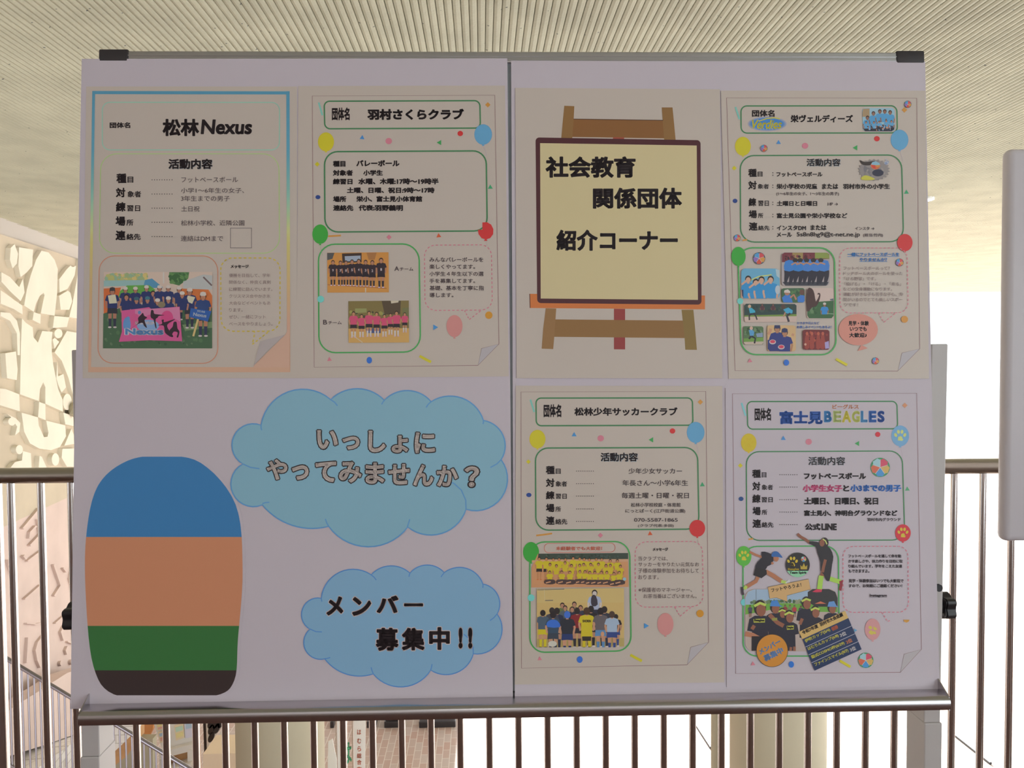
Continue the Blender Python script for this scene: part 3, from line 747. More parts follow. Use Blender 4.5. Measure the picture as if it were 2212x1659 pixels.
A.part('info_frame'); A.F(((208, 665), (1888, 665), (1895, 1602), (193, 1602)), 150, 7, (150, 176, 112))
A.part('title_text'); A.text('団体名', 292, 367, 487, 422, K, .02); A.text('松林', 790, 335, 1137, 498, K, .022); A.text('Nexus', 1150, 340, 1635, 482, K, .018, shear=.1)
A.part('heading_text'); A.text('活動内容', 848, 714, 1266, 812, (120, 125, 130), .02); A.text('活動内容', 845, 712, 1262, 808, K, .02)
A.part('label_text')
for (a, b), (x0, x1, y0, y1, u0, u1, v0, v1, yd) in zip(WORDS, ((355, 450, 850, 942, 460, 515, 880, 937, 910), (350, 440, 985, 1075, 460, 588, 1015, 1075, 1044), (350, 442, 1120, 1210, 455, 580, 1150, 1207, 1178), (347, 440, 1255, 1345, 450, 515, 1283, 1343, 1311), (347, 443, 1388, 1480, 450, 583, 1418, 1477, 1446))):
    A.text(a, x0, y0, x1, y1, K, .02); A.text(b, u0, v0, u1, v1, K, .012); A.dots(692, 880, yd, K)
A.part('body_text')
for t, x0, y0, x1, y1 in (('フットベースボール', 968, 882, 1503, 935), ('小学1～6年生の女子、', 965, 985, 1560, 1035), ('3年生までの男子', 965, 1060, 1425, 1112), ('土日祝', 968, 1158, 1140, 1210), ('松林小学校、近隣公園', 965, 1290, 1563, 1343), ('連絡はDMまで', 962, 1437, 1362, 1490)):
    A.text(t, x0, y0, x1, y1, K2)
A.part('empty_square_frame'); A.F(((1432, 1365), (1630, 1365), (1630, 1553), (1432, 1553)), 0, 5, (70, 60, 70))
A.at(170, 530, 4.608)
A.part('photo_frame'); A.F(((205, 105), (1385, 105), (1385, 1175), (190, 1172)), 150, 8, (196, 134, 108))
A.part('speech_bubble'); A.F(((1412, 125), (2005, 125), (2003, 855), (1418, 855)), 120, 11, (190, 170, 66), 50); A.line([(1735, 855), (1755, 862), (1728, 985)], 11, (190, 170, 66), False, 44); A.line([(1728, 985), (1900, 852)], 11, (190, 170, 66), False, 44)
A.part('message_text'); A.text('メッセージ', 1512, 192, 1692, 228, K, .025)
for t, x0, y0, x1, y1 in (('優勝を目指して、学年', 1497, 280, 1908, 318), ('関係なく、仲良く真剣', 1497, 348, 1910, 385), ('に練習に励んでいます。', 1497, 418, 1928, 455), ('クリスマス会やかき氷', 1497, 487, 1908, 524), ('大会などイベントもあ', 1497, 556, 1908, 592), ('ります。', 1497, 625, 1632, 661), ('ぜひ、一緒にフット', 1497, 693, 1860, 730), ('ベースをやりましょう。', 1497, 763, 1930, 800)):
    A.text(t, x0, y0, x1, y1, (122, 106, 104))
A.part('curled_corner'); A.poly([(2060, 885), (2098, 800), (2098, 1215), (1738, 1215), (1745, 1195)], (190, 156, 138)); A.poly([(2055, 888), (1805, 955), (1745, 1195), (1880, 1050)], (146, 138, 138))
A.part('photo_print', 'printed photo of a team in navy shirts behind a pink banner')
A.poly([(250, 265), (1330, 265), (1328, 1025), (242, 1025)], (190, 172, 160))
A.scatter(250, 268, 700, 380, 90, 12, 34, [(150, 150, 95), (130, 145, 105), (170, 155, 100), (120, 145, 120)])
A.poly([(900, 267), (1100, 267), (1090, 330), (1000, 400), (920, 380)], (62, 98, 62)); A.scatter(890, 268, 1100, 390, 40, 10, 26, [(50, 85, 52), (80, 115, 70)])
A.poly([(1040, 360), (1240, 290), (1328, 300), (1328, 440), (1040, 440)], (150, 152, 152)); A.line([(1240, 315), (1325, 400)], 16, (95, 80, 82))
A.poly([(250, 350), (660, 345), (700, 400), (250, 410)], (120, 150, 150)); A.poly([(660, 345), (730, 330), (840, 420), (640, 430)], (70, 120, 150))
A.poly([(380, 480), (480, 400), (700, 395), (760, 440), (740, 520), (380, 520)], (80, 135, 60)); A.poly([(250, 430), (420, 420), (400, 500), (310, 700), (250, 690)], (190, 100, 55))
A.poly([(1020, 430), (1290, 440), (1328, 500), (1328, 640), (1020, 620)], (198, 112, 62)); A.line([(845, 267), (845, 380)], 14, (175, 170, 165))
A.poly([(246, 680), (420, 620), (1328, 620), (1328, 1025), (242, 1025)], (58, 84, 62)); A.scatter(250, 700, 1325, 1020, 60, 10, 26, [(48, 72, 54), (70, 98, 70), (80, 100, 78)])
A.poly([(1030, 790), (1328, 760), (1328, 820), (1060, 850)], (96, 116, 84))
NV = (34, 44, 86)
for x, y, c_ in ((335, 425, (50, 48, 52)), (465, 418, (190, 182, 176)), (565, 418, (190, 182, 176)), (675, 404, (190, 182, 176)), (740, 452, None), (805, 404, (190, 182, 176)), (892, 404, (190, 182, 176)), (1000, 416, (190, 182, 176)), (1105, 430, (190, 182, 176))):
    A.kid(x, y, 400 if x in (335, 1105) else 330, NV, (40, 42, 52), (140, 98, 82), cap=c_, sock=(40, 42, 60))
A.poly([(290, 500), (365, 488), (382, 575), (305, 580)], (186, 182, 160)); A.poly([(1085, 500), (1160, 515), (1130, 582), (1070, 555)], (186, 182, 160))
for x, y, c_ in ((475, 488, None), (575, 520, (50, 85, 100)), (685, 515, (50, 95, 110)), (785, 535, (190, 182, 176)), (893, 515, (190, 182, 176)), (1030, 465, (190, 182, 176))):
    A.kid(x, y, 360, NV, NV, (142, 100, 84), cap=c_, legs=False)
A.ell(825, 590, 38, 30, (110, 100, 80))
A.kid(1238, 472, 440, (36, 56, 100), (40, 44, 60), (145, 100, 78), cap=(192, 184, 178), sock=(40, 44, 70))
A.poly([(425, 650), (610, 628), (700, 615), (720, 632), (1005, 610), (1018, 800), (1030, 955), (700, 945), (400, 960), (430, 860)], (205, 92, 148))
A.poly([(560, 640), (1003, 615), (1012, 760), (900, 700), (700, 690), (560, 760)], (210, 130, 170)); A.ell(880, 720, 60, 70, (215, 80, 140)); A.ell(560, 740, 50, 60, (215, 95, 150))
A.ell(690, 800, 110, 60, (120, 150, 190)); A.ell(480, 790, 38, 75, (80, 120, 165)); A.ell(492, 728, 18, 20, (80, 120, 165)); A.ell(605, 668, 16, 17, (80, 110, 150))
A.text('SHORIN', 560, 758, 770, 790, (215, 205, 212), .02); A.text('Nexus', 455, 822, 850, 895, (212, 205, 212), .07); A.text('Nexus', 462, 826, 845, 890, (92, 140, 190), .02)
SIL = (42, 30, 40)
A.poly([(590, 725), (620, 690), (640, 672), (652, 700), (682, 720), (655, 745), (680, 820), (650, 800), (630, 770), (560, 800), (505, 840), (590, 775)], SIL, 3)
A.poly([(715, 700), (722, 645), (745, 650), (752, 680), (800, 688), (855, 695), (800, 702), (785, 720), (765, 740), (775, 820), (762, 815), (745, 740), (725, 725)], SIL, 3)
A.poly([(825, 745), (848, 740), (852, 765), (950, 735), (948, 745), (885, 785), (890, 830), (940, 900), (920, 912), (860, 870), (845, 800), (785, 797), (830, 780)], SIL, 3)
A.poly([(945, 765), (972, 762), (978, 790), (985, 830), (1003, 860), (990, 915), (975, 910), (985, 868), (945, 860), (920, 905), (900, 900), (905, 845), (935, 810)], SIL, 3)
A.poly([(1115, 625), (1322, 655), (1285, 760), (1100, 712)], (38, 76, 138)); A.rtext('松林', 1175, 662, 1258, 676, 22, (170, 185, 205)); A.rtext('Nexus', 1138, 702, 1270, 720, 36, (185, 195, 210), .02)
A.line([(1188, 735), (1140, 905)], 20, (180, 160, 110)); A.end()

# ---- shared bits of the party-style posters
def outline(A, tl, tr, rend, curl, bend, bl):
    A.part('outline'); A.at(0, 0, 1); A.line([bend, bl, tl, tr, rend], 1.1, (116, 84, 88))
    A.part('curled_corner'); A.poly([rend, curl, bend], (148, 143, 147)); A.line([rend, curl, bend], 1.0, (120, 98, 100), True)
def rows(A, R, dots=None):
    A.part('label_text')
    for (a, b), (x0, x1, y0, y1, u0, u1, v0, v1) in zip(WORDS, R):
        A.text(a, x0, y0, x1, y1, K, .018); A.text(b, u0, v0, u1, v1, K, .01)
        if dots: A.dots(dots[0], dots[1], (v0 + v1) / 2 + dots[2], K)
def texts(A, L, col=K, off=0.0):
    for t in L: A.text(t[0], *t[1:5], col, off)

# ---- poster 2
A = Art('club_poster', [(644.5, 186), (1091, 185), (1099, 813), (641, 817)], PN0, PN1, 'poster_paper', 'poster with a black-shirted and a pink-shirted gym team photo, second from left', 'poster', 'club posters')
outline(A, (674.4, 207.2), (1068.8, 205.7), (1077.9, 743), (1040.3, 752.7), (1032.3, 789.4), (678.6, 793.3))
A.at(640, 180, 4.706)
A.part('title_frame'); A.F(((283, 182), (1866, 176), (1872, 455), (290, 462)), 55, 14, DG)
A.part('title_text'); A.text('団体名', 362, 245, 543, 375, K, .022); A.text('羽村さくらクラブ', 722, 258, 1705, 372, K, .03)
A.part('balloon', 'yellow balloon'); A.balloon(302, 595, 80, 95, YEL, (205, 175, 70))
A.part('balloon', 'light blue balloon'); A.balloon(1900, 520, 88, 102, BLU, (64, 112, 160)); A.line([(1900, 640), (1925, 690), (1935, 735)], 4, (150, 140, 150))
A.part('info_frame'); A.F(((286, 695), (1930, 686), (1942, 1500), (292, 1512)), 135, 15, DG)
A.part('confetti'); A.line([(228, 195), (247, 262), (266, 325)], 18, TL_); A.dia(1947, 218, 27, ORN); A.tri(670, 553, 28, -85, (62, 122, 180)); A.ell(940, 587, 33, 32, PK); A.tri(1458, 602, 30, 180, (52, 132, 72)); A.ell(1667, 510, 28, 27, RED); A.dia(213, 822, 25, YEL); A.ell(220, 1157, 25, 21, (36, 56, 112)); A.tri(1972, 1057, 29, -92, (52, 132, 92))
A.part('body_text')
texts(A, (('種目', 372, 787, 500, 848), ('バレーボール', 610, 780, 1050, 845), ('対象者', 372, 880, 575, 940), ('小学生', 680, 880, 880, 938), ('練習日', 372, 968, 572, 1028), ('水曜、木曜:17時～19時半', 630, 965, 1447, 1028), ('土曜、日曜、祝日:9時～17時', 515, 1057, 1405, 1117),
          ('場所', 374, 1147, 508, 1207), ('栄小、富士見小体育館', 610, 1145, 1280, 1205), ('連絡先', 374, 1237, 580, 1297), ('代表:羽野義明', 633, 1235, 1085, 1297)), K, .026)
A.at(640, 470, 4.6085)
A.part('photo_frame'); A.F(((220, 265), (1222, 262), (1237, 1338), (226, 1346)), 165, 14, LG)
A.part('balloon', 'green balloon'); A.balloon(238, 165, 78, 97, GRN); A.line([(240, 280), (248, 330), (262, 375)], 3, (120, 140, 110))
A.part('balloon', 'red balloon with a square bite'); A.poly([(1853, 48), (1900, 46), (1940, 70), (1962, 115), (1960, 165), (1930, 205), (1885, 218), (1845, 205), (1815, 165), (1808, 122), (1853, 120)], RED); A.tri(1886, 222, 20, -90, RED); A.line([(1888, 230), (1895, 265), (1915, 300)], 3, (150, 140, 140))
A.part('speech_bubble'); A.F(((1275, 275), (1942, 270), (1952, 920), (1282, 925)), 110, 9, PK, 44); A.line([(1675, 925), (1722, 1015)], 9, PK, False, 40); A.line([(1722, 1015), (1850, 918)], 9, PK, False, 40)
A.part('message_text'); texts(A, (('みんなバレーボールを', 1325, 395, 1862, 442), ('楽しくやってます。', 1325, 465, 1780, 512), ('小学生４年生以下の選', 1325, 537, 1865, 583), ('手を募集してます。', 1325, 607, 1780, 653), ('基礎、基本を丁寧に指', 1327, 677, 1868, 725), ('導します。', 1327, 748, 1565, 795)), K2, .006)
A.part('caption_text'); texts(A, (('A', 977, 485, 1023, 530), ('チーム', 1030, 495, 1165, 530), ('B', 267, 1018, 307, 1065), ('チーム', 318, 1030, 452, 1063)), K2, .006)
A.part('confetti'); A.line([(318, 186), (380, 182), (445, 178)], 17, ORN); A.dia(923, 195, 26, PK); A.tri(1418, 182, 28, -95, (206, 92, 56)); A.ell(243, 812, 34, 34, (98, 172, 168)); A.ell(1917, 972, 36, 37, (216, 152, 50)); A.tri(1380, 1092, 32, 0, (66, 132, 188)); A.tri(330, 1413, 27, -95, PK); A.ell(727, 1420, 27, 33, (46, 98, 180)); A.line([(1228, 1378), (1285, 1410), (1342, 1438)], 26, YEL)
A.part('balloon', 'pink balloon'); A.balloon(1575, 1080, 80, 110, (220, 150, 146))
A.part('photo_print', 'printed photo of a team in black jerseys in a gym')
A.poly([(308, 350), (918, 345), (922, 744), (310, 747)], (178, 124, 62)); A.poly([(310, 560), (921, 560), (922, 744), (310, 747)], (204, 146, 76)); A.poly([(455, 358), (650, 352), (650, 445), (460, 450)], (52, 40, 38)); A.poly([(482, 385), (640, 378), (640, 432), (486, 436)], (132, 142, 158)); A.poly([(308, 352), (380, 351), (360, 410), (308, 425)], (70, 70, 72)); A.poly([(700, 349), (800, 348), (780, 420), (720, 420)], (140, 96, 56))
A.poly([(820, 380), (918, 400), (920, 560), (860, 560)], (188, 130, 66)); A.line([(690, 700), (690, 745)], 10, (215, 205, 190)); A.line([(312, 668), (900, 705)], 5, (130, 70, 50)); A.line([(310, 600), (900, 600)], 4, (190, 120, 60))
for i, (x, y, h) in enumerate(((365, 425, 255), (440, 430, 250), (495, 428, 252), (555, 418, 265), (622, 412, 275), (690, 422, 265), (757, 425, 268), (845, 402, 300))):
    A.kid(x, y, h, (40, 32, 40), (34, 28, 36), (150, 106, 84), sock=(44, 38, 46), feet=(190, 170, 190)); A.text(str((9, 7, 8, 5, 4, 3, 2, 1)[i]), x - 8, y + h * .34, x + 8, y + h * .34 + 26, (180, 170, 175), .02)
A.part('photo_print', 'printed photo of a team in pink shirts in a dim gym')
A.poly([(519, 832), (1120, 826), (1123, 1243), (521, 1247)], (106, 94, 56)); A.poly([(520, 1105), (1122, 1100), (1123, 1243), (521, 1247)], (178, 142, 84)); A.poly([(850, 830), (1040, 828), (1035, 960), (880, 965)], (72, 60, 46)); A.poly([(1055, 900), (1120, 895), (1120, 1000), (1060, 1000)], (96, 96, 62)); A.poly([(940, 828), (1020, 827), (1015, 845), (945, 855)], (190, 180, 160))
A.scatter(525, 920, 900, 1080, 26, 10, 24, [(60, 60, 44), (130, 126, 70), (84, 80, 52), (90, 100, 80)]); A.poly([(585, 905), (700, 905), (700, 945), (585, 950)], (122, 124, 80)); A.line([(560, 1170), (660, 1244)], 9, (210, 190, 160)); A.poly([(690, 1105), (840, 1100), (840, 1150), (700, 1150)], (60, 70, 110))
for x, y, h in ((570, 935, 262), (650, 962, 230), (725, 930, 258), (800, 940, 248), (878, 962, 225), (938, 952, 215), (998, 930, 255), (1080, 945, 200)):
    A.kid(x, y, h, (208, 84, 120), (40, 34, 40), (156, 112, 84), sock=(192, 184, 182), feet=(200, 170, 185))
A.end()

# ---- poster 3: drawing of an easel board
A = Art('corner_sign', [(1113, 190), (1555, 193), (1560, 817), (1116, 817)], PN0, PN1, 'poster_paper', 'sign with a wooden easel drawing and large black heading in the top centre', 'sign')
A.at(1100, 480, 4.706)
A.part('easel_drawing', 'brown easel legs and crossbars')
BR, BR2 = (122, 92, 58), (116, 86, 50)
A.poly([(1065, 880), (1178, 882), (1178, 1293), (1065, 1292)], (122, 50, 50)); A.poly([(460, 988), (1770, 1000), (1788, 1178), (450, 1165)], BR2)
A.poly([(372, 875), (478, 878), (470, 990), (458, 1165), (447, 1290), (330, 1285), (345, 1080)], BR); A.poly([(1752, 890), (1872, 890), (1890, 1080), (1908, 1298), (1790, 1296), (1783, 1178)], (112, 92, 50))
A.poly([(208, 728), (1990, 745), (1990, 886), (212, 872)], (174, 100, 52)); A.line([(208, 728), (212, 872)], 8, (70, 45, 40))
A.at(1100, 180, 4.706)
A.poly([(655, 365), (1565, 378), (1580, 560), (640, 545)], (112, 76, 42)); A.poly([(560, 228), (662, 232), (655, 365), (640, 568), (528, 566), (545, 380)], BR2); A.poly([(1550, 245), (1660, 245), (1675, 400), (1692, 580), (1575, 576), (1560, 378)], BR2); A.poly([(1055, 548), (1168, 550), (1168, 590), (1055, 588)], (132, 62, 50)); A.line([(655, 363), (1565, 376)], 7, (62, 40, 30))
A.part('board_drawing', 'cream board with a dark maroon rim')
def c34(x, y): return (x, (480 - 180) * 4.706 + y)
A.fill(((268, 550), (1945, 578), c34(1955, 838), c34(285, 822)), 38, (64, 30, 36)); A.poly([(314, 608), (1906, 632), c34(1918, 790), c34(320, 776)], (172, 160, 124))
A.part('heading_text'); A.text('社会教育', 368, 742, 1285, 962, K, .022); A.text('関係団体', 850, 1060, 1757, 1275, K, .022)
A.at(1100, 480, 4.706); A.text('紹介コーナー', 478, 75, 1714, 292, K, .022); A.end()

# ---- poster 4
A = Art('club_poster', [(1557, 196), (1998.5, 196), (2006.5, 818), (1574, 818)], PN0, PN1, 'poster_paper', 'poster crowded with nine small photos of light-blue shirts, at the top right', 'poster', 'club posters')
outline(A, (1569.5, 211.4), (1980.3, 212), (1986.7, 753.5), (1948.4, 762.4), (1939.3, 801.5), (1587.8, 800.7))
A.at(1550, 180, 4.706)
A.part('title_frame'); A.F(((238, 230), (1822, 228), (1828, 504), (240, 506)), 60, 13, DG)
A.part('title_text'); A.text('団体名', 350, 270, 580, 340, K, .02); A.text('栄ヴェルディーズ', 742, 320, 1378, 398, K, .024)
A.part('logo', 'yellow lettering on a soft blue oval')
for k in range(6): t = k / 5; A.ell(505, 412, 198 - 34 * t, 74 - 20 * t, tuple(a + (b - a) * t for a, b in zip((138, 134, 148), (58, 108, 164))))
A.text('Verdies', 350, 370, 655, 462, (212, 200, 52), .012, shear=.3); A.line([(420, 385), (500, 358), (580, 350), (635, 362)], 10, (212, 200, 52)); A.dots(440, 590, 462, (190, 180, 70), 5, 6)
A.part('balloon', 'yellow balloon'); A.balloon(258, 640, 79, 95, YEL, (205, 175, 70))
A.part('balloon', 'light blue balloon'); A.balloon(1850, 575, 88, 102, BLU, (64, 112, 160)); A.line([(1852, 690), (1870, 740), (1882, 790)], 3, (150, 140, 150))
A.part('info_frame'); A.F(((230, 735), (1870, 728), (1892, 1610), (235, 1614)), 140, 13, DG)
A.part('confetti'); A.line([(182, 240), (202, 300), (223, 365)], 18, TL_); A.dia(1900, 270, 28, ORN); A.tri(620, 602, 27, -90, (62, 122, 180)); A.ell(890, 635, 32, 30, PK); A.tri(1405, 655, 31, 180, (52, 132, 72)); A.ell(1620, 563, 29, 27, RED); A.dia(170, 862, 24, YEL); A.ell(178, 1195, 24, 22, (36, 56, 112)); A.tri(1920, 1108, 28, -92, (52, 132, 92))
A.part('heading_text'); A.text('活動内容', 908, 768, 1254, 846, (130, 140, 150), .012); A.text('活動内容', 905, 765, 1250, 842, K, .012)
rows(A, ((312, 398, 868, 952, 408, 457, 897, 948), (312, 398, 992, 1078, 410, 522, 1022, 1073), (315, 393, 1165, 1250, 413, 522, 1192, 1247), (317, 400, 1290, 1372, 412, 465, 1318, 1370), (318, 408, 1412, 1497, 413, 528, 1445, 1495)))
for y in (922, 1047, 1220, 1344, 1468): A.dots(562, 562.1, y - 12, K, 5, 2); A.dots(562, 562.1, y + 12, K, 5, 2)
A.part('body_text'); texts(A, (('フットベースボール', 598, 900, 1067, 950), ('栄小学校の児童', 600, 1020, 1015, 1075), ('または', 1062, 1020, 1227, 1075), ('羽村市外の小学生', 1275, 1020, 1752, 1075), ('土曜日と日曜日', 602, 1195, 1013, 1247), ('富士見公園や栄小学校など', 602, 1318, 1320, 1372), ('インスタDM', 602, 1443, 900, 1495), ('または', 945, 1440, 1108, 1493), ('メール', 602, 1515, 757, 1563)), K, .018)
texts(A, (('5s8n8hg9@t-net.ne.jp', 805, 1510, 1448, 1570),), K, .007)
texts(A, (('(1～6年生の女子、1～3年生の男子)', 598, 1103, 1235, 1145), ('HP →', 1120, 1212, 1225, 1243), ('インスタ →', 1398, 1457, 1595, 1492), ('(担当:竹内)', 1480, 1525, 1682, 1565)), K2, .006)
A.part('photo_print', 'small printed photo of a team in light-blue shirts under blue sky')
A.clip = (1470, 250, 1802, 488)
A.fill(((1470, 250), (1800, 250), (1802, 488), (1478, 488)), 34, (150, 184, 200)); A.poly([(1474, 290), (1482, 258), (1545, 255), (1545, 340), (1474, 340)], (138, 118, 92)); A.poly([(1480, 420), (1800, 420), (1795, 470), (1770, 487), (1500, 487), (1480, 460)], (40, 40, 52))
for x, y in ((1525, 330), (1585, 285), (1650, 265), (1700, 265), (1755, 275)): A.kid(x, y, 260, (84, 150, 196), (84, 150, 196), (120, 86, 74), legs=False)
for x, y in ((1510, 385), (1590, 385), (1645, 380), (1715, 370), (1768, 375)): A.kid(x, y, 150, (92, 150, 190), (44, 40, 50), (150, 104, 84), legs=False)
A.scatter(1490, 425, 1790, 485, 40, 6, 14, [(44, 42, 52), (60, 60, 76), (160, 120, 100), (34, 34, 44), (120, 150, 180)])
A.part('photo_print', 'torn-edged printed photo of a striped ball')
pts = []
for k in range(44): t = 2 * pi * k / 44; r_ = 1 + (.1 if k % 2 else -.05); pts.append((1590 + 150 * r_ * cos(t), 880 + 102 * r_ * sin(t)))
A.poly(pts, (118, 112, 112)); A.poly([(1445, 780), (1500, 800), (1600, 790), (1560, 830), (1480, 830)], (52, 44, 42), 3); A.scatter(1480, 830, 1710, 960, 40, 10, 26, [(110, 104, 106), (128, 122, 120), (98, 96, 100)]); A.poly([(1460, 960), (1500, 935), (1560, 950), (1600, 975), (1540, 985), (1470, 980)], (160, 156, 62), 3); A.ell(1630, 910, 58, 36, (44, 44, 60)); A.scatter(1680, 770, 1745, 830, 10, 8, 16, [(110, 122, 150), (140, 146, 160)])
A.ell(1605, 835, 48, 40, (200, 110, 70)); A.poly([(1560, 825), (1575, 800), (1610, 792), (1645, 810), (1652, 830), (1605, 832)], (120, 160, 180)); A.poly([(1600, 832), (1625, 850), (1648, 845), (1652, 832)], (206, 150, 80)); A.poly([(1560, 832), (1600, 832), (1610, 870), (1580, 862)], (200, 72, 60))
for cx, cy, r in ((1935, 213, 36), (472, 660, 36), (200, 1572, 35)): A.part('ball_icon', 'small multicoloured ball'); A.ball(cx, cy, r)
A.at(1550, 490, 4.706)
A.part('photo_frame'); A.F(((205, 213), (1188, 213), (1207, 1300), (242, 1299)), 150, 14, LG)
A.part('balloon', 'red balloon'); A.balloon(1905, 160, 78, 88, RED)
A.part('balloon', 'green balloon'); A.balloon(213, 300, 73, 97, GRN)
A.part('speech_bubble'); A.F(((1243, 215), (1928, 215), (1940, 873), (1247, 876)), 105, 8, PK, 42); A.line([(1640, 876), (1692, 970)], 8, PK, False, 38); A.line([(1692, 970), (1820, 872)], 8, PK, False, 38)
A.part('message_text'); texts(A, (('一緒にフットベースボールを', 1322, 260, 1848, 298), ('やりませんか？', 1443, 315, 1725, 350)), (50, 108, 164), .018); A.line([(1320, 301), (1848, 301)], 4, (50, 108, 164)); A.line([(1442, 353), (1726, 353)], 4, (50, 108, 164))
texts(A, (('フットベースボールって？', 1280, 402, 1752, 440), ('ドッヂボール大のボールを使った', 1280, 455, 1880, 492), ('「ける野球」です。', 1290, 508, 1612, 545), ('「投げる」・「ける」・「走る」', 1290, 562, 1865, 598), ('などの全身運動になります。', 1280, 614, 1775, 650), ('運動が好きな子も苦手な子も、仲', 1280, 666, 1885, 705), ('間がいるのでとても楽しいスポー', 1280, 720, 1880, 758), ('ツです！', 1285, 775, 1430, 810)), (108, 92, 92), 0)
A.part('balloon', 'large pink balloon with welcome text'); A.ell(1430, 1045, 200, 160, (214, 146, 132)); A.poly([(1462, 1200), (1425, 1262), (1475, 1250), (1528, 1233)], (214, 146, 132)); texts(A, (('見学・体験', 1330, 955, 1537, 1005), ('いつでも', 1345, 1015, 1517, 1060), ('大歓迎♪', 1337, 1077, 1517, 1125)), K, .022)
A.part('caption_text'); texts(A, (('かき氷や花火など', 808, 965, 1035, 992), ('お楽しみイベントもあるよ！', 808, 1003, 1158, 1033)), (62, 94, 152), .012)
A.part('confetti'); A.line([(255, 138), (300, 130)], 16, ORN); A.ell(230, 755, 30, 31, (98, 172, 168)); A.ell(1902, 940, 35, 35, (216, 152, 70)); A.tri(330, 1363, 27, -95, PK); A.ell(700, 1380, 28, 31, (46, 98, 180)); A.line([(1205, 1343), (1262, 1375), (1318, 1405)], 26, YEL)
for cx, cy, r in ((423, 320, 62), (1852, 362, 40), (1607, 1363, 36)): A.part('ball_icon', 'multicoloured ball'); A.ball(cx, cy, r)
A.part('photo_print', 'printed photo of players huddling in blue shirts')
A.fill(((650, 260), (1138, 262), (1138, 600), (650, 600)), 34, (140, 132, 134)); A.poly([(655, 280), (680, 262), (1110, 262), (1137, 280), (1137, 325), (655, 360)], (96, 42, 50)); A.poly([(990, 262), (1110, 262), (1137, 285), (1137, 322), (990, 322)], (112, 124, 62)); A.poly([(760, 262), (870, 262), (865, 330), (765, 330)], (130, 110, 70)); A.poly([(660, 560), (1130, 560), (1115, 590), (1100, 598), (690, 598)], (50, 52, 60)); A.scatter(670, 270, 985, 340, 20, 10, 20, [(70, 28, 36), (110, 50, 58), (50, 30, 36)])
HB = (42, 98, 160)
A.poly([(690, 400), (740, 345), (800, 340), (860, 335), (950, 330), (1040, 345), (1110, 400), (1118, 450), (1060, 455), (900, 470), (780, 470), (680, 430)], HB, 3)
for x in (730, 825, 920, 1010, 1085): A.poly([(x - 45, 420), (x + 40, 420), (x + 48, 500), (x + 20, 580), (x - 5, 582), (x, 500), (x - 30, 575), (x - 52, 572), (x - 50, 480)], (36, 34, 46), 2); A.poly([(x - 42, 350), (x + 38, 345), (x + 48, 440), (x - 48, 445)], (44 + (x % 3) * 6, 104, 168), 2)
for x in (790, 840, 905, 975, 1050): A.ell(x, 340, 27, 22, (40, 34, 36)); A.line([(x - 40, 385), (x, 365), (x + 45, 380)], 15, (150, 112, 94))
A.part('photo_print', 'printed photo of four players in blue shirts cheering')
A.clip = (238, 422, 634, 729)
A.fill(((240, 422), (630, 425), (633, 728), (242, 728)), 44, (104, 166, 200)); A.poly([(590, 430), (630, 440), (630, 520), (600, 500)], (170, 190, 200)); A.line([(330, 545), (420, 505), (550, 487)], 10, (180, 180, 90))
for x, y in ((312, 498), (390, 530), (447, 505), (540, 500)): A.kid(x, y, 450, (48, 130, 186), (48, 130, 186), (186, 150, 132), legs=False); A.line([(x - 70, y + 90), (x - 30, y + 60), (x - 15, y + 45)], 20, (182, 146, 128))
A.poly([(245, 640), (262, 640), (262, 722), (250, 700)], (40, 50, 80)); A.ell(612, 640, 26, 45, (180, 190, 200))
A.part('photo_print', 'printed photo of two players bumping fists')
A.fill(((650, 625), (885, 622), (886, 770), (652, 770)), 24, (54, 84, 60)); A.scatter(740, 630, 870, 700, 16, 8, 18, [(44, 70, 50), (70, 104, 66)]); A.poly([(655, 720), (690, 690), (740, 690), (765, 770), (670, 768)], (52, 104, 176)); A.ell(708, 668, 28, 30, (140, 100, 84)); A.poly([(675, 668), (680, 645), (715, 635), (738, 655), (740, 672)], (196, 188, 184)); A.line([(740, 720), (775, 690), (800, 740)], 20, (150, 106, 86)); A.poly([(810, 715), (850, 690), (884, 700), (884, 755), (870, 769), (815, 765)], (52, 100, 168)); A.ell(858, 665, 26, 30, (84, 58, 50))
A.part('photo_print', 'printed photo of a raised fist and a player on a field')
A.fill(((905, 622), (1180, 622), (1182, 930), (907, 930)), 28, (176, 158, 152)); A.poly([(912, 900), (912, 770), (1180, 750), (1180, 905), (1160, 929), (930, 929)], (48, 82, 50)); A.scatter(915, 780, 1020, 900, 14, 12, 26, [(60, 96, 60), (40, 70, 44), (84, 110, 78)]); A.poly([(908, 640), (960, 628), (985, 680), (1000, 760), (1035, 690), (1015, 690), (1022, 672), (1045, 680), (1040, 730), (1010, 800), (960, 820), (908, 860)], (62, 42, 40), 2); A.kid(1088, 775, 230, (46, 112, 170), (40, 50, 80), (120, 86, 70), cap=(190, 184, 180), legs=False); A.line([(1110, 880), (1178, 886)], 6, (120, 150, 120)); A.poly([(1140, 735), (1178, 728), (1178, 750), (1150, 748)], (80, 90, 100))
A.part('photo_print', 'printed photo of a runner and a crouching fielder')
A.fill(((268, 780), (805, 782), (805, 968), (275, 968)), 24, (166, 148, 140)); A.poly([(270, 800), (290, 782), (785, 784), (803, 800), (803, 895), (272, 905)], (40, 58, 58)); A.poly([(272, 900), (803, 888), (803, 908), (272, 914)], (96, 120, 56)); A.scatter(275, 790, 800, 880, 30, 10, 24, [(34, 48, 48), (50, 68, 62), (44, 60, 50)])
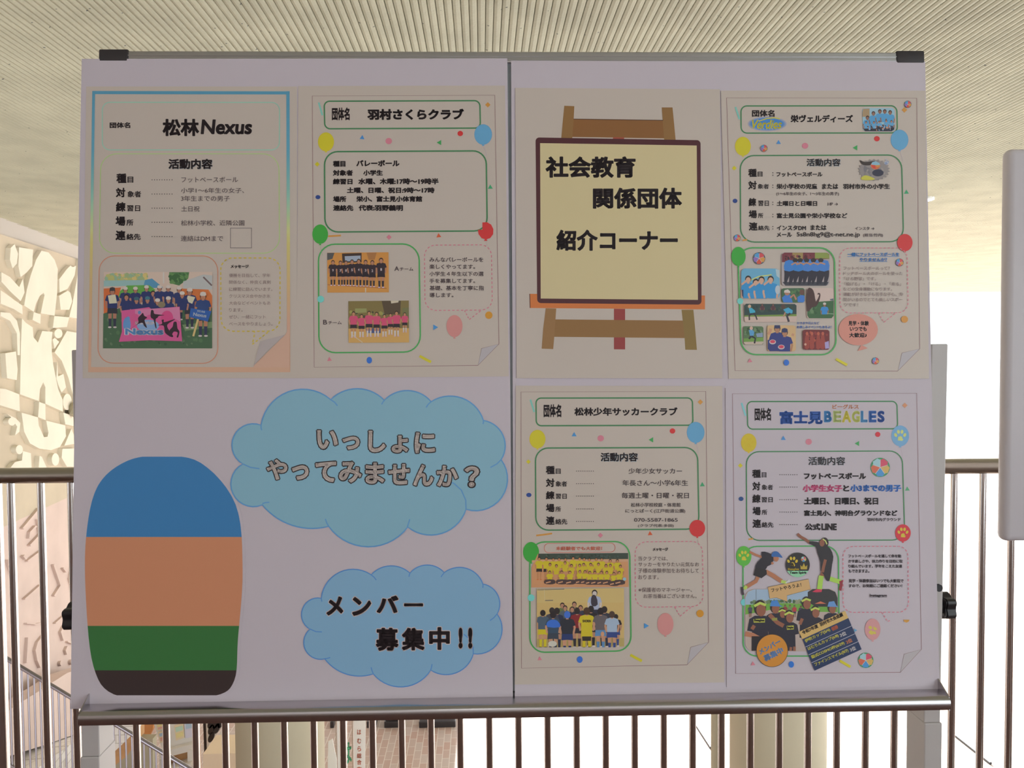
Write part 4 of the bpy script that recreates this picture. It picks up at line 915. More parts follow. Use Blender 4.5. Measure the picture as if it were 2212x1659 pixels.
A.poly([(318, 830), (345, 822), (380, 850), (385, 870), (330, 880)], (54, 142, 168)); A.ell(325, 808, 16, 18, (176, 150, 130)); A.line([(345, 880), (322, 905), (324, 948)], 14, (46, 40, 48)); A.line([(370, 880), (390, 910), (402, 945)], 14, (46, 40, 48))
A.poly([(668, 840), (720, 820), (765, 850), (760, 880), (700, 880)], (58, 138, 172)); A.ell(668, 812, 22, 24, (70, 52, 48)); A.line([(690, 870), (670, 915)], 14, (150, 112, 94)); A.line([(740, 880), (705, 905), (725, 965)], 22, (44, 40, 50))
for x in (455, 565): A.kid(x, 782, 130, (72, 44, 52), (40, 36, 46), (110, 76, 66), legs=False)
A.part('photo_print', 'printed photo of a running player in a field')
A.fill(((262, 1010), (466, 1012), (468, 1198), (266, 1198)), 22, (72, 96, 66)); A.poly([(266, 1165), (467, 1160), (467, 1180), (450, 1197), (285, 1197), (267, 1182)], (160, 146, 136)); A.scatter(268, 1015, 460, 1110, 24, 10, 22, [(58, 84, 56), (88, 112, 82), (50, 70, 50)]); A.poly([(266, 1135), (467, 1125), (467, 1165), (266, 1170)], (92, 126, 60)); A.poly([(318, 1050), (350, 1040), (375, 1070), (365, 1110), (330, 1110)], (86, 150, 196)); A.ell(343, 1030, 17, 19, (176, 150, 136)); A.line([(345, 1110), (385, 1135), (375, 1185)], 17, (40, 36, 44)); A.line([(340, 1110), (320, 1140)], 18, (40, 36, 44)); A.poly([(390, 1085), (460, 1075), (460, 1120), (400, 1120)], (110, 126, 150))
A.part('photo_print', 'printed photo of two players in navy shirts eating shaved ice')
A.clip = (504, 1000, 797, 1266)
A.fill(((505, 1000), (795, 1002), (796, 1265), (507, 1265)), 26, (190, 160, 118))
for x, y in ((607, 1000), (682, 1040)): A.kid(x, y, 460, (38, 46, 104), (34, 36, 60), (146, 104, 80), cap=(40, 44, 78), legs=False)
A.poly([(510, 1150), (600, 1130), (640, 1264), (530, 1264), (510, 1240)], (40, 46, 100)); A.line([(515, 1095), (535, 1060), (540, 1035)], 30, (160, 120, 96)); A.line([(760, 1110), (770, 1085)], 26, (160, 120, 96))
for x, y in ((560, 1170), (648, 1222)): A.ell(x, y, 34, 24, (205, 190, 190)); A.ell(x, y - 3, 26, 16, (210, 70, 100))
A.part('photo_print', 'dark red printed photo of sparklers at night')
A.fill(((865, 1045), (1138, 1047), (1138, 1250), (868, 1250)), 26, (92, 34, 36)); A.scatter(870, 1050, 1132, 1246, 46, 10, 26, [(70, 26, 30), (120, 46, 44), (52, 22, 28), (140, 62, 48), (100, 36, 38)])
for x in (910, 960, 1025, 1070): A.poly([(x - 18, 1110), (x + 14, 1100), (x + 22, 1230), (x - 22, 1235)], (128, 54, 46), 2); A.ell(x, 1085, 14, 18, (150, 76, 58))
A.ell(893, 1195, 12, 12, (220, 170, 150)); A.poly([(1090, 1175), (1130, 1160), (1136, 1235), (1095, 1240)], (140, 130, 170)); A.end()

# ---- poster 5
A = Art('club_poster', [(1114.5, 833), (1560, 834), (1564.5, 1474), (1112, 1478.5)], PN0, PN1, 'poster_paper', 'poster with a yellow-shirted soccer team photo, lower centre of the board', 'poster', 'club posters')
outline(A, (1125.5, 846.6), (1524.6, 845.5), (1530.7, 1387.6), (1492, 1398.2), (1484.2, 1436), (1126.5, 1443.4))
A.at(1100, 820, 4.706)
A.part('title_frame'); A.F(((272, 188), (1862, 186), (1868, 464), (275, 469)), 52, 14, DG)
A.part('title_text'); A.text('団体名', 350, 250, 530, 382, K, .022); A.text('松林少年サッカークラブ', 662, 282, 1712, 368, K, .022)
A.part('balloon', 'yellow balloon'); A.balloon(287, 605, 80, 93, YEL, (208, 172, 80))
A.part('balloon', 'light blue balloon'); A.balloon(1895, 537, 88, 105, BLU, (64, 112, 160)); A.line([(1897, 655), (1915, 700), (1922, 745)], 3, (150, 140, 150))
A.part('info_frame'); A.F(((266, 696), (1914, 690), (1930, 1520), (271, 1531)), 130, 14, DG)
A.part('confetti'); A.line([(215, 203), (235, 268), (255, 330)], 18, TL_); A.dia(1943, 228, 27, ORN); A.tri(660, 562, 29, -90, (66, 130, 184)); A.ell(930, 597, 33, 31, PK); A.tri(1448, 612, 31, 180, (52, 132, 72)); A.ell(1660, 522, 28, 27, RED); A.dia(195, 835, 23, YEL); A.ell(200, 1173, 26, 22, (36, 60, 120)); A.tri(1963, 1070, 29, -92, (52, 132, 92)); A.line([(275, 1585), (355, 1576), (436, 1564)], 17, ORN); A.dia(927, 1583, 26, PK); A.tri(1432, 1567, 28, -95, (206, 92, 56))
A.part('heading_text'); A.text('活動内容', 932, 746, 1312, 836, (130, 140, 150), .015); A.text('活動内容', 928, 742, 1308, 832, K, .015)
rows(A, ((372, 462, 877, 962, 473, 523, 905, 958), (373, 460, 1005, 1092, 472, 588, 1032, 1087), (373, 460, 1133, 1218, 472, 585, 1160, 1213), (373, 460, 1262, 1347, 470, 525, 1290, 1343), (373, 462, 1390, 1477, 470, 590, 1415, 1473)), (685, 855, -2))
A.part('body_text'); texts(A, (('少年少女サッカー', 1213, 900, 1757, 958), ('年長さん～小学6年生', 1152, 1020, 1818, 1080), ('毎週土曜・日曜・祝日', 1143, 1148, 1827, 1208), ('松林小学校校庭・体育館', 1237, 1252, 1742, 1295), ('にっとぱーく(江戸街道公園)', 1183, 1315, 1790, 1360), ('070-5587-1865', 1270, 1408, 1713, 1445), ('(クラブ代表:多田)', 1310, 1468, 1672, 1505)), (52, 42, 46), .002)
A.part('balloon', 'red balloon'); A.balloon(1912, 1512, 80, 86, RED); A.line([(1914, 1612), (1925, 1650), (1935, 1680)], 3, (160, 140, 140))
A.at(1100, 1140, 4.706)
A.part('photo_frame'); A.F(((209, 145), (1224, 140), (1240, 1252), (211, 1268)), 150, 14, LG)
A.part('balloon', 'green balloon'); A.balloon(222, 248, 81, 103, GRN)
A.part('slogan_pill', 'thin red pill with orange slogan'); A.F(((357, 160), (1077, 156), (1078, 246), (357, 255)), 45, 4, (196, 82, 62)); A.text('未経験者でも大歓迎！', 475, 190, 945, 230, (208, 112, 90), .01)
A.part('speech_bubble'); A.F(((1280, 145), (1965, 138), (1972, 800), (1284, 810)), 110, 9, PK, 44); A.line([(1685, 806), (1736, 900)], 9, PK, False, 40); A.line([(1736, 900), (1860, 798)], 9, PK, False, 40)
A.part('message_text'); A.text('メッセージ', 1460, 203, 1615, 237, K, .024); texts(A, (('当クラブでは、', 1312, 290, 1612, 335), ('サッカーをやりたい元気なお', 1312, 350, 1930, 395), ('子様の体験参加をお待ちして', 1312, 412, 1928, 460), ('おります。', 1312, 480, 1520, 525), ('※保護者のマネージャー、', 1315, 608, 1858, 655), ('お茶当番はございません。', 1365, 672, 1905, 717)), (84, 70, 70), 0)
A.part('confetti'); A.ell(222, 712, 35, 35, (98, 172, 168)); A.ell(1940, 872, 37, 38, (214, 150, 50)); A.tri(1388, 997, 32, 0, (66, 132, 188)); A.tri(310, 1333, 26, -95, PK); A.ell(717, 1340, 29, 34, (46, 92, 170)); A.line([(1232, 1293), (1290, 1325), (1348, 1355)], 26, YEL)
A.part('balloon', 'pink balloon'); A.balloon(1588, 980, 82, 114, (218, 150, 148))
A.part('photo_print', 'printed photo of a large team in yellow shirts on a dirt field')
A.clip = (226, 257, 1212, 608)
A.poly([(292, 264), (1208, 257), (1212, 602), (226, 608), (228, 400)], (184, 134, 96)); A.poly([(296, 264), (1208, 257), (1209, 318), (290, 322)], (52, 62, 54)); A.scatter(300, 262, 1205, 318, 40, 8, 20, [(44, 54, 46), (66, 78, 62), (58, 70, 66)]); A.poly([(230, 330), (1209, 318), (1210, 345), (230, 352)], (190, 150, 118))
YL = (196, 178, 44)
for x, y in ((305, 298), (378, 300), (448, 306), (508, 304), (572, 306), (650, 293), (716, 298), (762, 304), (815, 308), (885, 304), (940, 306), (1028, 320), (1100, 320)): A.kid(x, y, 235 if x < 400 else 215, YL, (40, 34, 36), (160, 112, 76), legs=(x < 400), feet=(200, 110, 60))
for x, y in ((415, 358), (480, 372), (568, 342), (633, 370), (716, 368), (757, 358), (828, 358), (907, 356), (985, 370), (1028, 368), (1130, 376)): A.kid(x, y, 205, (186, 166, 44), (46, 40, 44), (156, 108, 76), legs=False)
for x, y in ((412, 436), (535, 436), (618, 438), (718, 432), (770, 432), (820, 440), (872, 440), (935, 440), (992, 440), (1065, 452), (1120, 440)): A.kid(x, y, 200, YL, (46, 40, 46), (160, 112, 80), legs=False); A.poly([(x - 45, y + 92), (x + 45, y + 92), (x + 55, y + 130), (x, y + 140), (x - 55, y + 130)], (64, 50, 50), 2); A.line([(x - 40, y + 125), (x + 10, y + 112)], 12, (172, 128, 96))
A.ell(1172, 522, 17, 17, (140, 176, 190))
A.part('photo_print', 'printed photo of children in coats seen from behind around a coach')
A.clip = (281, 613, 1168, 1216)
A.poly([(280, 622), (1166, 613), (1168, 1208), (282, 1217)], (172, 148, 96)); A.poly([(280, 622), (1166, 613), (1167, 760), (281, 765)], (182, 160, 106)); A.poly([(282, 1130), (1168, 1120), (1168, 1208), (282, 1217)], (150, 134, 84)); A.line([(285, 632), (560, 624)], 9, (110, 104, 92)); A.line([(365, 740), (445, 738)], 10, (110, 98, 84)); A.line([(355, 630), (362, 735)], 5, (190, 176, 140))
A.kid(868, 632, 400, (148, 156, 178), (44, 44, 56), (190, 180, 176), (40, 34, 34)); A.poly([(840, 690), (880, 690), (900, 780), (850, 800), (830, 760)], (52, 48, 58), 2)
for x, y, sh, pa in ((540, 762, (84, 96, 60), (40, 40, 50)), (568, 790, (70, 80, 90), (40, 40, 50)), (662, 752, (120, 104, 80), (40, 40, 50)), (725, 788, (50, 52, 66), (36, 36, 48)), (640, 802, (40, 44, 60), (36, 36, 48))): A.kid(x, y, 330, sh, pa, (150, 110, 90), back=False, legs=False)
for x, y, h, sh, pa, hr in ((485, 815, 420, (40, 44, 66), (36, 40, 60), (40, 34, 34)), (435, 812, 400, (60, 60, 70), (40, 44, 60), (46, 40, 40)), (968, 800, 420, (48, 50, 60), (40, 44, 60), (40, 34, 34)), (832, 795, 420, (40, 36, 40), (34, 32, 38), (40, 34, 34)), (690, 815, 410, (110, 36, 40), (40, 36, 44), (40, 34, 34)), (1085, 880, 330, (40, 34, 38), (48, 60, 110), (40, 34, 34))): A.kid(x, y, h, sh, pa, (150, 110, 90), hr, back=True, sock=pa)
for x, y, h, sh, pa, hr in ((342, 838, 390, (64, 78, 92), (190, 176, 40), (40, 34, 34)), (446, 852, 440, (50, 66, 84), (52, 58, 70), (40, 34, 36)), (590, 850, 460, (40, 42, 50), (38, 50, 92), (62, 100, 180)), (788, 812, 470, (200, 182, 46), (200, 182, 46), (64, 46, 36)), (930, 815, 450, (84, 78, 82), (76, 112, 150), (38, 32, 34)), (1045, 850, 420, (150, 168, 190), (44, 60, 110), (64, 50, 44))): A.kid(x, y, h, sh, pa, (160, 120, 96), hr, back=True, sock=pa if sh[0] < 190 else (44, 40, 36), feet=(60, 54, 56))
A.poly([(385, 960), (430, 935), (490, 945), (520, 1010), (390, 1010)], (50, 92, 170), 2); A.poly([(740, 1100), (835, 1100), (830, 1150), (745, 1150)], (44, 40, 36)); A.poly([(745, 1150), (775, 1150), (775, 1212), (745, 1212)], (200, 182, 46)); A.poly([(800, 1150), (832, 1150), (832, 1210), (802, 1210)], (200, 182, 46)); A.poly([(738, 1010), (840, 1010), (835, 1105), (740, 1105)], (202, 184, 48)); A.text('SHORIN', 745, 935, 830, 962, (60, 50, 40), .03); A.ell(440, 1180, 44, 30, (190, 186, 176)); A.ell(948, 1080, 18, 25, (176, 132, 104))
A.end()

# ---- poster 6
A = Art('club_poster', [(1567, 838), (2008, 838), (2018, 1482), (1570, 1484)], PN0, PN1, 'sheet_paper', 'poster with paw-print balloons and two leaping players, at the bottom right', 'poster', 'club posters')
outline(A, (1582.3, 850.6), (1980.3, 849.5), (1990.3, 1403), (1953, 1413), (1945, 1452.4), (1589.3, 1455.1))
A.at(1560, 830, 4.706)
A.part('title_frame'); A.F(((252, 176), (1776, 174), (1784, 453), (260, 457)), 52, 13, DG)
A.part('title_text'); A.text('団体名', 330, 240, 497, 370, K, .022); A.text('ビーグルス', 1120, 205, 1390, 252, (214, 146, 112), .018); A.text('富士見', 582, 270, 1022, 407, (36, 72, 140), .03)
for ch, x0, x1, c_ in (('B', 1035, 1115, (52, 110, 160)), ('E', 1128, 1212, (150, 160, 100)), ('A', 1218, 1312, (196, 184, 66)), ('G', 1318, 1400, (166, 170, 90)), ('L', 1408, 1478, (64, 118, 160)), ('E', 1490, 1568, (40, 84, 150)), ('S', 1578, 1652, (36, 70, 138))): A.text(ch, x0, 270, x1, 388, c_, .03)
A.part('balloon', 'yellow balloon with a faint paw print'); A.balloon(270, 595, 77, 93, (206, 184, 44), (205, 165, 60), (196, 172, 40))
A.part('balloon', 'light blue balloon with a yellow paw print'); A.balloon(1810, 525, 88, 104, (110, 158, 196), (90, 140, 185), (180, 186, 110)); A.line([(1812, 640), (1828, 700), (1835, 770)], 3, (150, 140, 150))
A.part('info_frame'); A.F(((245, 686), (1830, 678), (1858, 1584), (250, 1588)), 130, 12, DG)
A.part('confetti'); A.line([(197, 190), (218, 255), (239, 320)], 18, (112, 176, 182)); A.dia(1857, 215, 27, (214, 150, 110)); A.tri(622, 552, 28, -90, (70, 130, 190)); A.ell(880, 585, 32, 31, PK); A.tri(1377, 603, 30, 180, (52, 132, 72)); A.ell(1582, 510, 26, 26, (204, 44, 60)); A.dia(185, 827, 24, YEL); A.ell(192, 1165, 25, 22, (30, 60, 110)); A.tri(1882, 1067, 28, -92, (62, 132, 92)); A.line([(268, 1577), (315, 1570)], 16, ORN)
A.part('heading_text'); A.text('活動内容', 879, 741, 1254, 826, (130, 134, 144), .008); A.text('活動内容', 875, 737, 1250, 822, K, .008)
rows(A, ((305, 392, 867, 952, 403, 450, 895, 948), (307, 388, 992, 1080, 402, 517, 1020, 1075), (307, 390, 1120, 1207, 400, 515, 1148, 1202), (309, 392, 1247, 1332, 403, 458, 1275, 1328), (309, 397, 1373, 1460, 403, 522, 1402, 1457)), (587, 760, -2))
A.part('body_text'); texts(A, (('フットベースボール', 832, 900, 1463, 968), ('と', 1230, 1025, 1293, 1090), ('土曜日、日曜日、祝日', 832, 1150, 1587, 1225), ('富士見小、神明台グラウンドなど', 833, 1280, 1782, 1340), ('公式', 842, 1415, 1000, 1485), ('LINE', 1010, 1415, 1165, 1485)), K, .026); texts(A, (('羽村市内グラウンド', 1475, 1358, 1815, 1393),), K, .012); A.text('小学生女子', 818, 1020, 1222, 1095, (214, 92, 140), .03); A.text('小3までの男子', 1303, 1020, 1820, 1093, (50, 100, 166), .03)
A.part('balloon', 'red balloon with a yellow paw print'); A.balloon(1838, 1512, 79, 88, (200, 46, 60), None, (200, 176, 50))
A.part('ball_icon', 'pastel beach ball'); A.ball(1607, 845, 98, True)
A.at(1560, 1130, 4.706)
A.part('photo_frame'); A.F(((212, 238), (1182, 232), (1192, 1352), (214, 1352)), 140, 13, LG)
A.part('balloon', 'green balloon with a yellow paw print'); A.balloon(220, 335, 78, 102, (76, 150, 56), None, (200, 190, 60))
A.part('speech_bubble'); A.F(((1230, 238), (1888, 235), (1896, 905), (1230, 908)), 100, 9, PK, 44); A.line([(1625, 908), (1682, 1000), (1720, 985)], 9, PK, False, 40)
A.part('message_text'); texts(A, (('フットベースボールを通して体を動', 1283, 318, 1820, 352), ('かす楽しさや、体力作りを目的に取', 1283, 370, 1835, 405), ('り組んでいます。学年をこえた友達', 1285, 420, 1830, 455), ('もできますよ。', 1285, 470, 1498, 505), ('見学・体験参加はいつでも大歓迎で', 1287, 568, 1845, 605), ('すので、お気軽にご連絡ください！', 1287, 620, 1830, 655), ('Instagram', 1500, 720, 1675, 757)), (44, 34, 40), .014); A.line([(1500, 755), (1675, 753)], 3, (44, 34, 40))
A.part('confetti'); A.ell(223, 805, 34, 34, (110, 190, 196)); A.tri(1352, 1090, 22, 0, (100, 160, 200)); A.tri(313, 1432, 27, -95, PK); A.ell(703, 1437, 27, 33, (40, 100, 180)); A.line([(1195, 1398), (1250, 1430), (1305, 1462)], 26, YEL); A.poly([(1842, 982), (1905, 982), (1895, 1003), (1872, 1012), (1850, 1002)], (206, 150, 62))
A.part('balloon', 'pink balloon with a faint yellow flower'); A.balloon(1530, 1080, 79, 110, (216, 156, 158)); A.scatter(1480, 1030, 1580, 1140, 9, 14, 22, [(196, 180, 80)])
A.part('ball_icon', 'pastel beach ball at the bottom'); A.ball(1460, 1395, 78, True)
A.part('photo_print', 'printed photo of players in dark shirts and lime headbands clapping hands')
A.fill(((232, 672), (1172, 668), (1174, 1304), (234, 1306)), 90, (152, 138, 132)); A.poly([(236, 760), (262, 700), (322, 674), (880, 670), (880, 800), (236, 830)], (142, 164, 186)); A.poly([(238, 830), (560, 812), (800, 815), (1172, 830), (1172, 905), (820, 900), (500, 880), (236, 930)], (92, 140, 56)); A.poly([(870, 700), (920, 670), (1085, 670), (1150, 700), (1172, 760), (1172, 850), (950, 850), (870, 800)], (44, 42, 44)); A.scatter(260, 770, 860, 830, 34, 8, 26, [(60, 84, 58), (90, 110, 80), (120, 124, 100), (70, 92, 70)]); A.line([(345, 675), (345, 800)], 5, (90, 100, 110)); A.poly([(940, 820), (1000, 795), (1060, 820)], (198, 110, 80))
for x, y, c_ in ((640, 830, (120, 50, 56)), (735, 835, (150, 50, 56)), (800, 840, (60, 60, 70)), (690, 830, (90, 120, 70)), (285, 835, (60, 66, 80))): A.kid(x, y, 130, c_, (50, 50, 60), (120, 84, 70))
DK = (36, 34, 46); SK = (120, 76, 58); LM = (166, 180, 84)
def clap(x, y, h, band=True, cap=None):
    A.poly([(x - h * .1, y + h * .3), (x + h * .1, y + h * .3), (x + h * .2, y + h * .36), (x + h * .24, y + h * .58), (x + h * .15, y + h * .6), (x + h * .16, min(1298, y + h)), (x - h * .16, min(1298, y + h)), (x - h * .15, y + h * .6), (x - h * .24, y + h * .58), (x - h * .2, y + h * .36)], DK)
    A.ell(x, y + h * .15, h * .115, h * .15, (40, 32, 34)); A.ell(x + h * .02, y + h * .19, h * .09, h * .12, SK)
    if band: A.line([(x - h * .11, y + h * .12), (x, y + h * .06), (x + h * .11, y + h * .1)], h * .05, LM)
    if cap: A.poly([(x - h * .12, y + h * .13), (x - h * .08, y), (x + h * .06, y - h * .02), (x + h * .12, y + h * .1), (x + h * .2, y + h * .14)], cap)
clap(535, 790, 420, False, (60, 110, 170)); clap(610, 862, 330); clap(1115, 800, 380, False, (90, 130, 180)); clap(855, 745, 420); clap(945, 838, 400); clap(680, 882, 420); clap(385, 780, 540)
A.line([(480, 930), (560, 1010), (625, 1045)], 42, SK); A.line([(790, 1030), (815, 970)], 32, SK); A.line([(300, 1050), (330, 1070)], 46, SK); A.line([(234, 1125), (310, 1140), (385, 1180)], 50, (150, 100, 76)); A.poly([(318, 975), (435, 970), (435, 1010), (320, 1012)], (150, 150, 60)); A.text('Beagles', 324, 975, 430, 1006, (40, 36, 40), .03); A.poly([(655, 1045), (728, 1040), (728, 1080), (658, 1085)], (150, 150, 60)); A.text('Beagles', 660, 1048, 724, 1078, (40, 36, 40), .03); A.poly([(505, 965), (560, 962), (560, 990), (508, 992)], (120, 120, 56))
A.poly([(300, 1150), (470, 1150), (480, 1298), (300, 1298)], (34, 30, 34)); A.line([(700, 1260), (695, 1298)], 26, SK); A.line([(735, 1255), (735, 1300)], 26, SK)
A.part('speech_tag', 'tan speech tag'); A.line([(465, 652), (878, 570), (898, 672), (658, 735), (662, 798), (552, 757), (485, 766)], 6, (70, 56, 50), True); A.poly([(465, 652), (878, 570), (898, 672), (658, 735), (662, 798), (552, 757), (485, 766)], (212, 174, 120)); A.rtext('フットやろうよ！', 502, 705, 808, 645, 40, (40, 32, 30), .014)
A.part('athlete_cutout', 'printed cut-out of a runner in a blue cap'); S1 = (146, 96, 70)
A.line([(278, 292), (340, 322), (402, 345)], 24, S1); A.line([(440, 490), (520, 535), (605, 592)], 44, S1); A.line([(600, 592), (660, 606)], 30, (166, 190, 90)); A.poly([(640, 605), (685, 570), (690, 600), (655, 612)], (170, 170, 172)); A.line([(365, 545), (345, 590), (245, 650)], 38, S1); A.line([(248, 640), (225, 672)], 32, (166, 190, 90)); A.line([(200, 650), (206, 700), (213, 730)], 26, (60, 50, 58))
A.poly([(400, 292), (470, 300), (512, 330), (520, 380), (500, 420), (460, 440), (440, 472), (380, 462), (335, 452), (360, 395), (402, 350)], (36, 32, 40), 2); A.poly([(338, 448), (450, 475), (455, 520), (400, 560), (318, 530)], (34, 30, 34)); A.line([(500, 400), (520, 415)], 22, S1); A.ell(548, 358, 27, 34, S1); A.poly([(500, 335), (515, 295), (555, 287), (585, 310), (615, 352), (575, 345), (520, 342)], (44, 84, 140), 2)
A.part('athlete_cutout', 'printed cut-out of a kicking player in lime socks'); S2 = (116, 72, 54)
A.line([(765, 110), (800, 140), (845, 165), (900, 205)], 28, S2); A.line([(1035, 480), (1012, 545)], 42, S2); A.line([(1008, 535), (998, 600), (990, 672)], 50, (150, 186, 76)); A.poly([(915, 698), (960, 672), (1015, 675), (1010, 700), (960, 704)], (206, 60, 90)); A.line([(1080, 560), (1140, 580), (1205, 598)], 46, (150, 186, 76)); A.poly([(1190, 590), (1228, 580), (1222, 640), (1212, 690), (1185, 680), (1195, 630)], (120, 40, 48))
A.poly([(892, 185), (960, 190), (1040, 215), (1100, 260), (1130, 340), (1118, 420), (1108, 500), (1090, 585), (1060, 580), (1030, 520), (1000, 480), (1000, 400), (968, 300), (950, 240), (885, 210)], (36, 32, 36), 2); A.line([(1050, 370), (1030, 450), (1020, 500)], 30, S2); A.ell(1042, 198, 40, 52, (40, 30, 32)); A.ell(1015, 202, 26, 36, S2); A.line([(1022, 160), (1050, 180), (1065, 215)], 12, (180, 190, 110))
A.part('team_badge', 'round black badge with paw print and mint base'); A.ell(768, 425, 123, 125, (34, 32, 32), 0, 48)
th0 = math.asin(60 / 125); A.poly([(768 + 123 * cos(th0 + (pi - 2 * th0) * k / 24), 425 + 125 * sin(th0 + (pi - 2 * th0) * k / 24)) for k in range(25)], (126, 180, 146)); A.paw(715, 395, 66, (206, 180, 50)); A.text('B', 695, 405, 730, 445, (34, 32, 32), .03); A.ball(828, 366, 28, True); A.poly([(798, 470), (795, 425), (812, 445), (830, 405), (848, 445), (866, 425), (862, 470)], (150, 130, 50)); A.text('Beagles', 668, 456, 782, 484, (200, 176, 60), .03); A.text('Team Spirit', 684, 490, 857, 522, (40, 50, 44), .03)
A.part('result_table', 'tilted navy result table with a tan header'); A.poly([(780, 1105), (1250, 892), (1283, 965), (815, 1180)], (200, 168, 104)); A.poly([(815, 1180), (1283, 965), (1418, 1283), (940, 1500)], (28, 42, 74))
for k in (1, 2, 3): t = k / 4; A.line([(815 + 125 * t, 1180 + 320 * t), (1283 + 135 * t, 965 + 318 * t)], 5, (150, 150, 160))
A.rtext('令和7年度', 822, 1136, 982, 1062, 42, K, .026); A.rtext('羽村市大会成績', 1000, 1054, 1235, 945, 42, K, .026)
for t, x0, y0, x1, y1, r_, u0, v0, u1, v1, c_ in (('伊吹カップ(5/4)', 850, 1222, 1105, 1100, '優勝', 1120, 1100, 1185, 1070, (206, 110, 80)), ('はむりんカップ(6/8)', 880, 1300, 1190, 1160, '3位', 1205, 1162, 1268, 1135, (200, 196, 200)), ('塾式COSMO杯(6/29)', 915, 1385, 1250, 1236, '2位', 1268, 1232, 1328, 1205, (204, 130, 90)), ('ファインスマイル(9/7)', 948, 1462, 1290, 1312, '3位', 1308, 1310, 1365, 1285, (200, 196, 200))):
    A.rtext(t, x0, y0, x1, y1, 42, (190, 184, 74), .022); A.rtext(r_, u0, v0, u1, v1, 42, c_, .024)
A.part('orange_seal', 'round orange seal with light-blue lettering'); A.ell(508, 1296, 162, 168, (60, 48, 40), 0, 48); A.ell(508, 1296, 157, 163, (202, 136, 52), 0, 48); A.rtext('メンバー', 388, 1340, 602, 1222, 58, (122, 156, 206), .03); A.rtext('募集中', 440, 1412, 632, 1318, 70, (122, 156, 206), .03); A.end()

# ---- the two cloud cut-outs
def circ3(a, m, b, n=14):
    ax, ay = a; bx, by = m; cx, cy = b
    d = 2 * (ax * (by - cy) + bx * (cy - ay) + cx * (ay - by))
    ux = ((ax * ax + ay * ay) * (by - cy) + (bx * bx + by * by) * (cy - ay) + (cx * cx + cy * cy) * (ay - by)) / d
    uy = ((ax * ax + ay * ay) * (cx - bx) + (bx * bx + by * by) * (ax - cx) + (cx * cx + cy * cy) * (bx - ax)) / d
    r = hypot(ax - ux, ay - uy); t0 = atan2(ay - uy, ax - ux); tm = atan2(by - uy, bx - ux); t1 = atan2(cy - uy, cx - ux)
    def up(t, base):
        while t < base: t += 2 * pi
        return t
    e = up(t1, t0)
    if up(tm, t0) > e: e -= 2 * pi
    return [(ux + r * cos(t0 + (e - t0) * k / n), uy + r * sin(t0 + (e - t0) * k / n)) for k in range(n + 1)]
def cloud(org, cus, hooks, label, fillc, edge):
    arcs = [circ3(cus[i][0], cus[i][1], cus[(i + 1) % len(cus)][0]) for i in range(len(cus))]
    path = [p for a in arcs for p in a[:-1]]
    ox, oy, sc = org
    A = Art('speech_cloud', [(ox + x / sc, oy + y / sc) for x, y in path], PN0, PN1, 'poster_paper', label, 'paper cutout')
    A.at(*org); A.part('blue_print'); A.poly(path, fillc); A.line(path, 10, edge, True)
    for h in hooks: A.line(h, 9, edge)
    return A
CF, CE = (108, 146, 164), (80, 130, 174)
A = cloud((480, 820, 3.456), [((290, 340), (400, 145)), ((810, 150), (1010, 68)), ((1210, 155), (1385, 82)), ((1560, 165), (1800, 142)), ((1950, 305), (2112, 480)), ((2082, 598), (2125, 790)), ((1820, 968), (1640, 1148)), ((1385, 1100), (1095, 1248)), ((795, 1095), (500, 1080)), ((300, 935), (90, 690)), ((155, 630), (100, 400))],
          [[(810, 150), (840, 170), (860, 195)], [(1210, 155), (1200, 168), (1190, 185)], [(1560, 165), (1540, 182), (1522, 208)], [(290, 340), (290, 360), (295, 378)], [(1950, 305), (1950, 320), (1947, 332)], [(2082, 598), (2050, 630), (2002, 656)], [(155, 630), (210, 655), (278, 665)], [(300, 925), (325, 918), (352, 916)], [(795, 1095), (780, 1070), (770, 1040)], [(1382, 1100), (1392, 1070), (1400, 1042)], [(1820, 968), (1818, 900), (1785, 825), (1730, 775), (1680, 755)]],
          'large blue paper cloud with white outlined lettering', CF, CE)
A.part('lettering', 'white letters with a dark outline')
WT = (180, 170, 166); ED = (.03, (48, 42, 46))
for ch, x0, y0, x1, y1 in (('い', 708, 378, 862, 518), ('っ', 898, 425, 1025, 522), ('し', 1092, 382, 1220, 542), ('ょ', 1265, 418, 1388, 546), ('に', 1437, 395, 1588, 548), ('や', 332, 595, 487, 748), ('っ', 520, 640, 645, 748), ('て', 697, 612, 850, 765), ('み', 872, 612, 1040, 770), ('ま', 1070, 620, 1210, 778), ('せ', 1240, 630, 1398, 783), ('ん', 1427, 635, 1577, 793), ('か', 1602, 642, 1760, 797), ('？', 1810, 648, 1918, 802)):
    A.text(ch, x0, y0, x1, y1, WT, .016, edge=ED)
A.end()
A = cloud((600, 1190, 4.2538), [((400, 435), (520, 225)), ((858, 220), (1050, 138)), ((1215, 205), (1380, 130)), ((1530, 200), (1760, 170)), ((1885, 305), (2038, 460)), ((2015, 580), (2050, 790)), ((1797, 945), (1640, 1120)), ((1405, 1095), (1140, 1250)), ((878, 1130), (610, 1125)), ((432, 992), (250, 900)), ((297, 720), (225, 540))],
          [[(858, 220), (885, 242), (905, 268)], [(1215, 205), (1208, 222), (1205, 238)], [(1530, 200), (1512, 222), (1500, 240)], [(400, 435), (402, 450), (406, 466)], [(1885, 305), (1886, 320), (1884, 340)], [(2015, 580), (1985, 615), (1950, 640)], [(297, 718), (350, 742), (406, 745)], [(432, 990), (455, 988), (482, 980)], [(878, 1130), (866, 1100), (858, 1070)], [(1405, 1095), (1412, 1070), (1418, 1040)], [(1797, 945), (1795, 880), (1765, 815), (1710, 765)]],
          'small blue paper cloud with bold black lettering', (106, 142, 170), (74, 122, 178))
